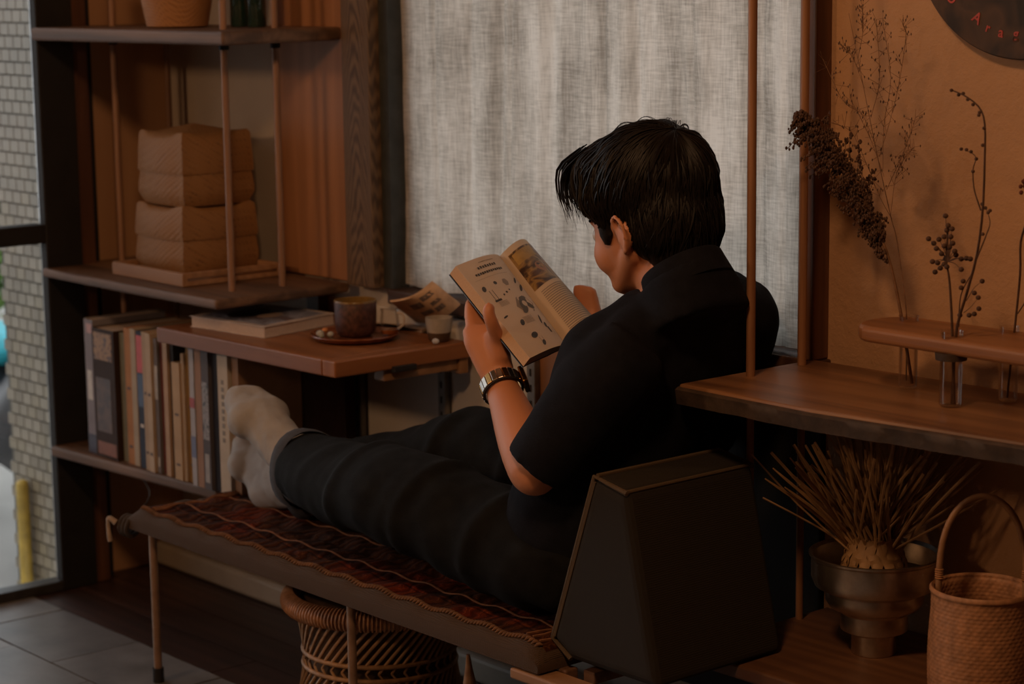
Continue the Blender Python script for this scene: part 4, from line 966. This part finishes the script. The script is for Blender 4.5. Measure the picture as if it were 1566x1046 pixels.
rings = Pg+inner
m_b = plain('basket_cane', (0.40,0.20,0.10), 0.55, 0, 0.3, 90)
mk('woven_wall', ringmesh(rings), m_b, bs, 180)
mk('rim_band', G().lathe(BC,[(BR*0.93,BH-0.003),(BR*1.0,BH-0.003),(BR*1.005,BH),(BR*0.965,BH+0.003),(BR*0.925,BH)],72,True), m_b, bs, 50)
hd = A(CR[0],CR[1],0); hd = unit(unit(hd)*0.9+A(0.25,-0.1,0)*0.5)
pts = []
for i in range(25):
    a = math.pi*i/24; pts.append(BC+hd*(-0.058*math.cos(a))+A(0,0,BH+0.128*math.sin(a)**0.72))
pts = [pts[0]-A(0,0,0.03)]+pts+[pts[-1]-A(0,0,0.03)]
mk('handle', G().tube(pts,0.0046,10), plain('handle_cane', (0.30,0.16,0.08), 0.45, 0, 0.2, 40), bs, 60)
for p in (pts[2],pts[-3]):
    g = G()
    for j in range(5): g.lathe(p+A(0,0,-0.018+j*0.003),[(0.0046,0),(0.0062,0.0015),(0.0046,0.003)],12)
    mk('handle_binding', g, RATTAN, bs, 50)

# ------------------------------------------------------------------ open magazine
S0, S1 = PY(764,392,2.235), PY(868,531,2.195)          # spine top / bottom
L0, L1 = PY(697,407,2.115), PY(810,548,2.075)          # left page outer edge
R0, R1 = PY(812,378,2.345), PY(926,506,2.305)          # right page outer edge
nL = unit(np.cross(L0-S0, S1-S0)); nL = nL if nL @ CF < 0 else -nL
nR = unit(np.cross(R0-S0, S1-S0)); nR = nR if nR @ CF < 0 else -nR
mg = empty('open_magazine', (S0+S1)/2, 'open paperback magazine held by the reader in both hands', 'magazine')
PL = []; PR = []
for j in range(15):
    v = j/14; s_ = S0+(S1-S0)*v; l_ = L0+(L1-L0)*v; r_ = R0+(R1-R0)*v
    PL.append([s_+(l_-s_)*(i/14)+nL*(0.009*math.sin(math.pi*(i/14)**0.7)) for i in range(15)])
    PR.append([s_+(r_-s_)*(i/18)+nR*(0.027*math.sin(math.pi*(i/18)**0.75)) for i in range(19)])
TL = 0.014
def thick(P, n, t0, t1):
    m_ = len(P[0])-1; return [[p-n*(t0+(t1-t0)*min(1,i/m_*2.5)) for i, p in enumerate(r_)] for r_ in P]
lb = mk('left_pages', G().slab(PL, [[p-nL*TL*min(1,0.25+i/14*1.5)+ (unit(L0-S0)*0.006*(i/14)) for i, p in enumerate(r_)] for r_ in PL]), PAGEEDGE, mg, 50)
rb = mk('right_pages', G().slab(PR, thick(PR,nR,0.002,0.005)), PAGEEDGE, mg, 50)
lp = mk('left_page', G().slab([[p+nL*0.0004 for p in r_] for r_ in PL], [[p+nL*0.0001 for p in r_] for r_ in PL]), PAPER, mg, 60)
rp_ = mk('right_page', G().slab([[p+nR*0.0004 for p in r_] for r_ in PR], [[p+nR*0.0001 for p in r_] for r_ in PR]), plain('page_paper_warm', (0.54,0.42,0.30), 0.7, 0, 0.03, 20), mg, 60)
cvm = plain('magazine_cover', (0.035,0.035,0.04), 0.35)
CL = [[p-nL*(TL+0.0015)*min(1,0.3+i/14*1.5)+unit(L0-S0)*0.007*(i/14) for i, p in enumerate(r_)] for r_ in PL]
mk('cover', G().slab(CL, [[p-nL*0.001 for p in r_] for r_ in CL]), cvm, mg, 50)
def dec(Pg, n_, rects, mat, par, name='print', h=0.0009, seg=5):
    g = G()
    for u0,u1,v0,v1 in rects: g.grid(decal(Pg,u0,u1,v0,v1,n_,h,seg))
    return mk(name, g, mat, par)
def blob(Pg, n_, cu_, cv_, ru, rv, h=0.0009, k=10, rot=0):
    g = G(); pts = []
    for t in range(k):
        a = 2*math.pi*t/k; du, dv = ru*math.cos(a), rv*math.sin(a)
        u = cu_+du*math.cos(rot)-dv*math.sin(rot); v = cv_+du*math.sin(rot)+dv*math.cos(rot)
        pts.append(decal(Pg,u,u,v,v,n_,h,1)[0][0])
    g.add(pts,[tuple(range(k))]); return g
# left page: u runs spine -> outer edge
W_ = lambda a, b, n0, s0, gap, hh: [(a,b,s0+i*gap,s0+i*gap+hh) for i in range(n0)]
dec(PL,nL,[(0.30,0.62,0.045,0.05)],INKGREY,lp)
t1 = [(0.32+0.05*i,0.355+0.05*i,0.085+0.004*(i%2),0.112) for i in range(8)]+[(0.25+0.045*i,0.285+0.045*i,0.145,0.165+0.004*(i%2)) for i in range(13)]
dec(PL,nL,t1,INK,lp,'heading')
dec(PL,nL,[(0.2,0.9,0.205,0.207)],INKGREY,lp)
gi = G(); gg_ = G()
for (cu_,cv_,ru,rv,rot) in ((0.86,0.30,0.06,0.035,0.3),(0.60,0.28,0.045,0.025,0),(0.16,0.30,0.09,0.022,0.5),(0.14,0.38,0.12,0.028,0.45),(0.52,0.395,0.03,0.015,0),(0.44,0.38,0.02,0.012,0),(0.60,0.41,0.025,0.014,0.2),(0.66,0.70,0.07,0.035,0.3),(0.86,0.60,0.07,0.012,0.1),(0.27,0.72,0.08,0.024,0.9),(0.24,0.78,0.05,0.03,0.6),(0.62,0.84,0.10,0.038,0.1),(0.55,0.93,0.06,0.03,0.4)):
    gi.merge(blob(PL,nL,cu_,cv_,ru*0.72,rv*0.72,rot=rot))
for (a,b,c,d) in ((0.80,0.81,0.33,0.43),(0.74,0.75,0.33,0.43),(0.83,0.70,0.43,0.45),(0.57,0.575,0.87,0.93),(0.51,0.515,0.87,0.93),(0.20,0.24,0.80,0.86),(0.14,0.145,0.82,0.88)): gi.grid(decal(PL,min(a,b),max(a,b),c,d,nL,0.0009,3))
for (cu_,cv_,ru,rv) in ((0.34,0.55,0.20,0.095),(0.40,0.30,0.06,0.04)): gg_.merge(blob(PL,nL,cu_,cv_,ru,rv,0.0007,6))
for i in range(7): gg_.grid(decal(PL,0.40,0.60,0.66+i*0.010,0.663+i*0.010,nL,0.0009,2))
for i in range(5): gg_.grid(decal(PL,0.62,0.80,0.46+i*0.010,0.463+i*0.010,nL,0.0009,2))
tag(mk('drawing_tint', gg_, INKGREY, lp), kind='stuff'); tag(mk('drawings', gi, INK, lp), kind='stuff')
gi = G()
for (cu_,cv_,ru,rv,rot) in ((0.36,0.53,0.12,0.05,0.4),(0.26,0.57,0.08,0.03,-0.3),(0.42,0.60,0.08,0.03,0.3),(0.32,0.49,0.08,0.02,0.0)): gi.merge(blob(PL,nL,cu_,cv_,ru,rv,0.0011,rot=rot))
mk('exploded_view', gi, plain('dark_drawing', (0.10,0.085,0.075), 0.7), lp)
mk('exploded_view_centre', blob(PL,nL,0.35,0.545,0.05,0.03,0.0013), PAPER, lp)
# right page
dec(PR,nR,[(0.05,0.54,0.06,0.46)],picture('restaurant_photo',[(0.02,0.012,0.01),(0.05,0.025,0.015),(0.32,0.19,0.06),(0.10,0.05,0.03),(0.03,0.02,0.02)],26,0.4,0.4),rp_,'photo',0.0009,24)
dec(PR,nR,[(0.08,0.48,0.08,0.19)],plain('photo_yellow_wall', (0.36,0.22,0.06), 0.5, 0, 0.3, 30),rp_,'photo_wall',0.0012,24)
mk('photo_table', blob(PR,nR,0.36,0.31,0.10,0.05,0.0013,12,0.3), plain('photo_table', (0.30,0.15,0.08), 0.5), rp_)
dec(PR,nR,[(0.57,0.95,0.05,0.255)],picture('photo_b',[(0.04,0.025,0.03),(0.22,0.13,0.12),(0.05,0.03,0.035)],60,0.4,2.2),rp_,'photo',0.0009,24)
dec(PR,nR,[(0.57,0.95,0.27,0.46)],picture('photo_c',[(0.05,0.03,0.02),(0.33,0.19,0.05),(0.06,0.035,0.03)],40,0.4,5.2),rp_,'photo',0.0009,24)
dec(PR,nR,[(0.10,0.92,0.50+i*0.020,0.5075+i*0.020) for i in range(22)],INKGREY,rp_,'text_lines',0.0009,24)

# ------------------------------------------------------------------ the reader
YC = 2.235
pr = empty('person', (-2.36,2.19,0.33), 'reader in dark top and black trousers sitting with crossed outstretched legs on the bench', 'person')
# head frame
hp = math.radians(12); hyaw = math.radians(-3)
fwd = A(-math.cos(hyaw), math.sin(hyaw), 0); lft = A(-math.sin(hyaw), -math.cos(hyaw), 0); upv = A(0,0,1)
f2 = fwd*math.cos(hp)-upv*math.sin(hp); u2 = upv*math.cos(hp)+fwd*math.sin(hp)
HM = np.stack([f2, lft, u2], axis=1)
HS = 1.02
HC = PY(951,360,2.185)-HM@(A(-0.014,0.080,-0.008)*HS)
hw_ = lambda x, y, z: HC+HM@(A(x,y,z)*HS)
def hell(g, c, r): g.ell(hw_(*c), tuple(q*HS for q in r), HM)
# joints
shL, shR = A(-2.245,2.105,0.732), A(-2.315,2.445,0.765)
elL = PY(818,722,2.030); wrL = PY(764,583,2.085)
elR, wrR = A(-2.43,2.455,0.545), A(-2.585,2.400,0.715)
hipL, hipR = A(-2.385,2.115,0.415), A(-2.385,2.265,0.415)
knL, anL = A(-2.700,2.062,0.468), A(-3.045,2.105,0.455)
knR, anR = A(-2.735,2.275,0.500), A(-3.170,2.200,0.385)
neck0 = A(-2.285,2.25,0.835)
b = G()
# head
hell(b,(-0.012,0,0.030),(0.096,0.076,0.088)); hell(b,(0.030,0,-0.006),(0.066,0.064,0.080)); hell(b,(0.040,0,-0.052),(0.046,0.050,0.042)); hell(b,(0.066,0,-0.076),(0.022,0.026,0.019))
hell(b,(0.055,0.034,-0.030),(0.030,0.026,0.034)); hell(b,(0.055,-0.034,-0.030),(0.030,0.026,0.034)); hell(b,(0.078,0,0.022),(0.014,0.050,0.012))
b.tube([hw_(0.082,0,0.015),hw_(0.098,0,-0.012),hw_(0.110,0,-0.030),hw_(0.100,0,-0.040)],[0.008,0.011,0.015,0.010],10)
for s_ in (1,-1): hell(b,(0.095,s_*0.012,-0.036),(0.010,0.009,0.008))
hell(b,(0.088,0,-0.052),(0.010,0.022,0.005)); hell(b,(0.087,0,-0.060),(0.010,0.020,0.006))
for s_ in (1,-1):   # jaw and ears
    b.capsule(hw_(-0.006,s_*0.052,-0.034),hw_(0.056,s_*0.022,-0.076),0.019,0.017)
    hell(b,(-0.016,s_*0.075,-0.010),(0.017,0.006,0.022))
    b.tube([hw_(*q) for q in smooth_path([(-0.001,s_*0.073,-0.006),(0.001,s_*0.080,0.012),(-0.012,s_*0.088,0.020),(-0.026,s_*0.090,0.009),(-0.027,s_*0.087,-0.012),(-0.019,s_*0.080,-0.029),(-0.008,s_*0.075,-0.035)],18)],0.0045,8)
b.tube(smooth_path([hw_(-0.022,0,-0.035),hw_(-0.022,0,-0.080),PY(1042,408,2.252)+A(0.006,0,-0.012),neck0+A(-0.002,0,-0.05)],10),[(0.052,0.056)]*4+[(0.052,0.054)]*5+[(0.050,0.054)]*2,18)
# trunk under the clothes
b.tube(smooth_path([A(-2.390,2.19,0.37),A(-2.365,2.20,0.48),A(-2.330,2.215,0.62),A(-2.302,2.24,0.72),A(-2.290,2.25,0.80)],14),[(0.09,0.125)]*5+[(0.085,0.13),(0.080,0.13),(0.075,0.13),(0.070,0.13),(0.064,0.125),(0.058,0.115),(0.052,0.10),(0.048,0.08),(0.045,0.06),(0.042,0.05)],20,up=A(0,1,0))
for a_, e_, w_ in ((shL,elL,wrL),(shR,elR,wrR)):
    b.capsule(a_+(e_-a_)*0.15,e_,0.040,0.036); 
    mid = e_+(w_-e_)*0.35
    b.tube(smooth_path([e_-unit(w_-e_)*0.012,e_,mid,e_+(w_-e_)*0.75,w_],10),[0.026,0.034,0.037,0.039,0.0395,0.038,0.035,0.031,0.028,0.026,0.025],16)
    b.ell(e_,(0.035,0.035,0.035))
for h_, k_, a_ in ((hipL,knL,anL),(hipR,knR,anR)):
    b.capsule(h_,k_,0.070,0.048); b.capsule(k_,a_,0.048,0.032)
# left hand: palm, thumb in front of the page, fingers behind the book
dL = 3.300
pw = wrL; 
kn_i, kn_l = PD(721,497,3.325), PD(757,505,3.335)       # knuckle row
th0 = PD(770,536,3.285)
b.tube([pw-unit(kn_i-pw)*0.01,pw+(PD(740,512,3.31)-pw)*0.35,PD(741,518,3.312),PD(738,500,3.322)],[(0.024,0.018),(0.029,0.017),(0.034,0.015),(0.033,0.012)],16,up=CF)
b.capsule(PD(765,545,3.295),PD(757,512,3.290),0.017,0.0145)
def finger(pts, r0, r1): 
    ps = smooth_path(pts, 10); b.tube(ps,[r0+(r1-r0)*i/10 for i in range(10)]+[r1*0.55],10); b.ell(ps[0],(r0,r0,r0))
finger([PD(762,520,3.285),PD(752,494,3.262),PD(747,476,3.258),PD(751,464,3.262)],0.0120,0.0088)
finger([PD(722,506,3.320),PD(718,478,3.345),PD(722,460,3.375),PD(742,450,3.395)],0.0098,0.0078)
finger([PD(728,500,3.328),PD(730,476,3.355),PD(742,462,3.390),PD(764,458,3.405)],0.0100,0.0078)
finger([PD(740,500,3.330),PD(745,482,3.358),PD(758,474,3.388),PD(778,474,3.400)],0.0096,0.0075)
finger([PD(752,506,3.328),PD(760,492,3.350),PD(772,488,3.372),PD(788,492,3.382)],0.0085,0.0068)
# right hand on the far side
RHW = wrR
pc_ = PD(905,478,3.52)
b.tube([RHW,(RHW+pc_)/2,pc_],[(0.025,0.02),(0.03,0.018),(0.033,0.014)],14,up=A(0.5,0.6,0.4))
for i, (x0,y0,x1,y1,x2,y2,dd) in enumerate(((898,452,905,446,893,438,0.0),(902,464,906,455,892,446,0.01),(905,475,908,466,894,456,0.02),(908,485,908,476,896,467,0.03))):
    finger([pc_+A(0,0,0.012-0.012*i),PD(x0+6,y0,3.50),PD(x1,y1,3.49),PD(x2-16,y2,3.50)],0.0092,0.0072)
finger([pc_,PD(905,495,3.46),PD(898,486,3.42)],0.011,0.0085)
body = remesh(b, 0.0042, 5)
mk_mesh('body', body, SKIN, pr)
for s_ in (1,-1):
    e_ = mk('eye', G().ell(hw_(0.076,s_*0.032,0.000),(0.0125,)*3,None,12,8), plain('eye_white', (0.6,0.58,0.55), 0.2), pr, 60)
    mk('eyebrow', G().tube([hw_(0.090,s_*0.016,0.022),hw_(0.088,s_*0.034,0.027),hw_(0.074,s_*0.052,0.022)],[0.003,0.004,0.002],6), HAIR, pr, 60)

# hair: volume plus combed strands
from mathutils.bvhtree import BVHTree
h = G()
hell(h,(-0.012,0,0.064),(0.106,0.090,0.088)); hell(h,(0.044,0,0.088),(0.072,0.078,0.052)); hell(h,(0.082,0.0,0.072),(0.036,0.068,0.038))
hell(h,(-0.050,0,0.010),(0.060,0.080,0.084)); hell(h,(-0.054,0,-0.046),(0.042,0.060,0.048))
for s_ in (1,-1): hell(h,(0.010,s_*0.058,0.050),(0.070,0.030,0.042)); hell(h,(-0.046,s_*0.048,-0.004),(0.044,0.032,0.050)); hell(h,(0.030,s_*0.066,0.012),(0.014,0.010,0.034))
hm = remesh(h, 0.005, 6)
bvh = BVHTree.FromPolygons([v.co.copy() for v in hm.vertices], [tuple(p.vertices) for p in hm.polygons])
displace(hm, lambda p, n: 0.0025*noise.noise(p*50)+0.0015*noise.noise(p*120))
mk_mesh('hair', hm, HAIR, pr)
hg = G(); R2 = random.Random(3)
hc0 = hw_(-0.010,0,0.020); whorl = unit(A(-0.55,0.05,0.85)); e1 = unit(A(0.85,0,0.55)); e2 = np.cross(whorl,e1)
def on_hair(th, az, off):
    d = whorl*math.cos(th)+(e1*math.cos(az)+e2*math.sin(az))*math.sin(th)
    dw = HM@d; hit = bvh.ray_cast(Vector(hc0+dw*0.4), Vector(-dw))
    if hit[0] is None: return hc0+dw*0.08
    return np.array(hit[0])+dw*off
for i in range(2400):
    az = R2.uniform(-math.pi, math.pi); t0 = R2.uniform(0.02,1.5); Ls = R2.uniform(0.35,0.75); sw_ = R2.gauss(0.10,0.12); lift = abs(R2.gauss(0,0.0022))
    front = max(0, math.cos(az))
    tmax = 1.75-0.0*front+0.25*(1-front)
    ps = []
    for k_ in range(7):
        q = k_/6; th = min(t0+Ls*q, tmax); ps.append(on_hair(th, az+sw_*q, 0.0004+lift*math.sin(math.pi*(0.2+0.8*q))))
    if t0+Ls > tmax+0.25: continue
    r_ = R2.uniform(0.0008,0.0018); hg.tube(ps,[r_*0.5,r_,r_,r_,r_*0.8,r_*0.5,r_*0.15],4)
for i in range(170):   # fringe hanging over the forehead
    y0 = R2.uniform(-0.062,0.074); o_ = R2.gauss(0,0.004)
    pts = [hw_(0.060,y0*0.85,0.128+o_),hw_(0.098+o_,y0,0.106+o_),hw_(0.116+o_-abs(y0)*0.12,y0*1.02,0.072),hw_(0.112+o_-abs(y0)*0.15+R2.gauss(0,0.004),y0*1.02+R2.gauss(0,0.003),0.036+R2.gauss(0,0.010))]
    r_ = R2.uniform(0.0008,0.0017); ps = smooth_path(pts,8); hg.tube(ps,[r_*0.6,r_,r_,r_,r_,r_*0.8,r_*0.6,r_*0.35,r_*0.12],4)
for i in range(26):    # a few loose flyaways on top
    az = R2.uniform(-1.2,1.2); t0 = R2.uniform(-0.1,0.7); ps = [on_hair(abs(t0+0.35*q/6), az, 0.003+0.007*math.sin(math.pi*q/6)) for q in range(7)]; hg.tube(ps,0.00045,4)
mk('hair_strands', hg, HAIR, pr, 60)

# shirt
s = G()
s.tube(smooth_path([A(-2.400,2.195,0.40),A(-2.370,2.20,0.50),A(-2.332,2.215,0.62),A(-2.302,2.240,0.72),A(-2.290,2.250,0.775),A(-2.278,2.252,0.818)],20),
  [(0.120,0.160)]*5+[(0.116,0.162),(0.112,0.163),(0.108,0.164),(0.104,0.166),(0.100,0.168),(0.096,0.172),(0.092,0.175),(0.087,0.178),(0.083,0.178),(0.079,0.172),(0.075,0.160),(0.070,0.142),(0.066,0.120),(0.062,0.100),(0.058,0.085),(0.050,0.070)],28,up=A(0,1,0))
s.capsule(A(-2.258,2.130,0.752),A(-2.276,2.25,0.785),0.050,0.058); s.capsule(A(-2.276,2.25,0.785),A(-2.315,2.405,0.782),0.058,0.058)
cax = unit(A(-0.50,0,0.86)); cC = PY(1042,408,2.252)
s.tube([cC-cax*0.090,cC-cax*0.06,cC-cax*0.035,cC-cax*0.012],[(0.060,0.095),(0.062,0.086),(0.064,0.076),(0.066,0.069)],24,up=A(0,1,0))
for a_, e_, w_, sg_ in ((shL,elL,wrL,-1),(shR,elR,wrR,1)):
    d_ = unit(e_-a_)
    s.tube(smooth_path([a_-d_*0.035+A(0,-0.02*sg_,0.01),a_+d_*0.03,a_+(e_-a_)*0.5,e_-d_*0.045,e_-d_*0.005],12),[(0.046,0.050),(0.062,0.060),(0.066,0.063),(0.067,0.064),(0.067,0.063),(0.066,0.062),(0.065,0.062),(0.064,0.061),(0.063,0.060),(0.063,0.060),(0.062,0.060),(0.062,0.059),(0.060,0.058)],22)
sm = remesh(s, 0.0075, 8)
def shirt_fold(p, n):
    f = 0.007*noise.noise(Vector((p.x*7+p.z*4, p.y*9, p.z*6)))+0.0035*noise.noise(Vector((p.x*16-p.z*12, p.y*18, p.z*20)))
    return f
displace(sm, shirt_fold)
sh_o = mk_mesh('shirt', sm, SHIRT, pr)
# standing collar
cax = unit(A(-0.50,0,0.86)); cC = PY(1042,408,2.252); cu_a = unit(np.cross(A(0,1,0),cax)); cv_a = A(0,1,0)
rows_ = []
for (o_, rr) in ((-0.038,0.072),(-0.024,0.0695),(-0.010,0.067),(0.0,0.0655),(0.003,0.063),(0.0,0.0605),(-0.02,0.0615)):
    rows_.append([cC+cax*(o_+0.004*math.cos(2*math.pi*i/40))+(cu_a*math.cos(2*math.pi*i/40)*0.97+cv_a*math.sin(2*math.pi*i/40))*rr for i in range(40)])
mk('collar', ringmesh(rows_, False, False), SHIRT, sh_o, 60)

# trousers
t = G()
t.tube(smooth_path([A(-2.375,2.19,0.46),A(-2.385,2.19,0.41),A(-2.40,2.19,0.385)],6),[(0.115,0.160),(0.118,0.166),(0.12,0.168),(0.12,0.168),(0.118,0.165),(0.11,0.158),(0.09,0.14)],26,up=A(0,1,0))
heL = anL+unit(knL-anL)*0.020; heR = anR+unit(knR-anR)*0.015
t.tube(smooth_path([hipL+A(0.01,0,-0.005),hipL+A(-0.04,-0.005,0.0),(hipL+knL)/2,knL,(knL+heL)/2,heL],20),[(0.080,0.076),(0.092,0.082),(0.096,0.084),(0.096,0.084),(0.095,0.084),(0.094,0.083),(0.093,0.083),(0.092,0.082),(0.092,0.082),(0.091,0.081),(0.091,0.080),(0.091,0.080),(0.090,0.079),(0.089,0.078),(0.088,0.076),(0.086,0.074),(0.084,0.072),(0.081,0.070),(0.077,0.067),(0.073,0.064),(0.068,0.060)],22)
t.tube(smooth_path([hipR+A(0.01,0,-0.005),hipR+A(-0.04,0.0,0.0),(hipR+knR)/2+A(0,0,0.02),knR,(knR+heR)/2,heR],20),[(0.080,0.076),(0.090,0.080),(0.092,0.082),(0.092,0.082),(0.090,0.082),(0.088,0.080),(0.086,0.080),(0.085,0.079),(0.085,0.078),(0.084,0.078),(0.083,0.077),(0.082,0.076),(0.082,0.076),(0.081,0.075),(0.080,0.073),(0.079,0.071),(0.077,0.069),(0.074,0.067),(0.071,0.064),(0.067,0.061),(0.062,0.057)],22)
tm_ = remesh(t, 0.0075, 8)
zmin = 0.3265
def tr_fold(p, n):
    f = 0.009*noise.noise(Vector((p.x*9+p.z*3, p.y*5, p.z*5)))+0.004*noise.noise(Vector((p.x*26-p.z*10, p.y*12, p.z*14)))
    for xk in (-2.62,-2.47,-2.80): f += 0.007*math.exp(-((p.x-xk-0.25*(p.z-0.45))/0.014)**2)*(1 if p.z > 0.40 else 0.5)
    return f
displace(tm_, tr_fold)
for v_ in tm_.vertices:
    if v_.co.z < zmin: v_.co.z = zmin+0.15*(v_.co.z-zmin)*0
tr_o = mk_mesh('trousers', tm_, TROUSER, pr)
for he, kn_, R_ in ((heL,knL,0.066),(heR,knR,0.061)):
    d_ = unit(he-kn_); u_ = unit(np.cross(d_,A(0,1,0))); v_ = np.cross(d_,u_); g = G(); rows_ = []
    for (o_, rr) in ((-0.022,R_*1.05),(-0.010,R_*1.09),(0.008,R_*1.07),(0.010,R_*1.02),(0.008,R_*0.98),(-0.010,R_*0.96)):
        rows_.append([he+d_*(o_+0.006*math.sin(2*math.pi*i/28+1))+ (u_*math.cos(2*math.pi*i/28)+v_*0.95*math.sin(2*math.pi*i/28))*rr*(1+0.04*math.sin(6*math.pi*i/28)) for i in range(28)])
    for r_ in rows_:
        for p in r_: p[2] = max(p[2], 0.3285)
    mk('cuff', ringmesh(rows_, False, False), CUFF, tr_o, 60)

# socks
def sock(an, kn_, heel, ball, toe, lat, name):
    g = G()
    g.tube(smooth_path([kn_+(an-kn_)*0.70,an+(kn_-an)*0.10,an+(heel-an)*0.35],6),[0.045,0.044,0.043,0.042,0.042,0.043,0.043],18)
    g.ell(heel,(0.041,0.040,0.041)); g.capsule(an,heel,0.043,0.040)
    g.capsule(an+(heel-an)*0.2,(ball+an)/2,0.044,0.042); g.capsule(heel,ball,0.040,0.039); g.capsule((ball+an)/2,ball,0.042,0.040)
    g.capsule(ball-lat*0.020,ball+lat*0.020,0.038,0.036); g.capsule(ball-lat*0.018,toe-lat*0.014,0.036,0.028); g.capsule(ball+lat*0.018,toe+lat*0.012-(toe-ball)*0.10,0.034,0.025); g.capsule(toe-lat*0.014,toe+lat*0.012-(toe-ball)*0.1,0.028,0.025)
    me = remesh(g, 0.005, 6); displace(me, lambda p, n: 0.0018*noise.noise(p*60)+0.0016*math.sin((p.x+p.z)*160)*max(0,noise.noise(p*14)))
    for v__ in me.vertices: v__.co.z = max(v__.co.z, 0.3265)
    mk_mesh(name, me, SOCK, pr)
sock(anL, knL, PY(452,704,2.105), PY(396,638,2.105), PY(378,610,2.110), unit(A(0.35,0.9,0.1)), 'sock')
sock(anR, knR, PY(412,748,2.20), PY(394,706,2.215), PY(388,680,2.225), unit(A(0.35,0.9,0.1)), 'sock')

# wristwatch: metal links round the wrist, square case
wd = unit(wrL-elL); wc = wrL-wd*0.012; uu = unit(np.cross(wd, CF)); vv = np.cross(wd, uu)
wt = empty('wristwatch', wc, 'chunky gold and steel link wristwatch on the reader\'s wrist', 'watch')
WM = [plain('watch_steel', (0.55,0.50,0.44), 0.25, 1.0, 0.1), plain('watch_gold', (0.60,0.33,0.11), 0.25, 1.0, 0.1)]
nl = 22
for i in range(nl):
    a = 2*math.pi*i/nl; cdir = uu*math.cos(a)+vv*math.sin(a); tdir = -uu*math.sin(a)+vv*math.cos(a)
    c_ = wc+cdir*0.0315; big = i in (10,11,12)
    Mx = Matrix(((tdir[0],wd[0],cdir[0],c_[0]),(tdir[1],wd[1],cdir[1],c_[1]),(tdir[2],wd[2],cdir[2],c_[2]),(0,0,0,1)))
    mk('link', G().box((-0.0041,-0.0095,-0.0016),(0.0041,0.0095,0.0018),Mx), WM[1 if i % 3 == 1 else 0], wt, bevel=0.0008)
ca = uu*math.cos(math.pi*1.02)+vv*math.sin(math.pi*1.02); ta = -uu*math.sin(math.pi*1.02)+vv*math.cos(math.pi*1.02); c_ = wc+ca*0.034
Mx = Matrix(((ta[0],wd[0],ca[0],c_[0]),(ta[1],wd[1],ca[1],c_[1]),(ta[2],wd[2],ca[2],c_[2]),(0,0,0,1)))
mk('case', G().box((-0.015,-0.016,-0.002),(0.015,0.016,0.006),Mx), WM[1], wt, bevel=0.002)
mk('dial', G().box((-0.011,-0.012,0.006),(0.011,0.012,0.0066),Mx), plain('dark_dial', (0.03,0.03,0.03), 0.2), wt)
g = G(); rows_ = []
for (o_, rr) in ((-0.0115,0.0285),(-0.0115,0.0318),(-0.0095,0.0318),(-0.0095,0.0285)):
    rows_.append([wc+wd*o_+(uu*math.cos(2*math.pi*i/32)+vv*math.sin(2*math.pi*i/32))*rr for i in range(32)])
mk('strap_lining', ringmesh(rows_+[rows_[0]], False, False), BLACKMETAL, wt, 60)
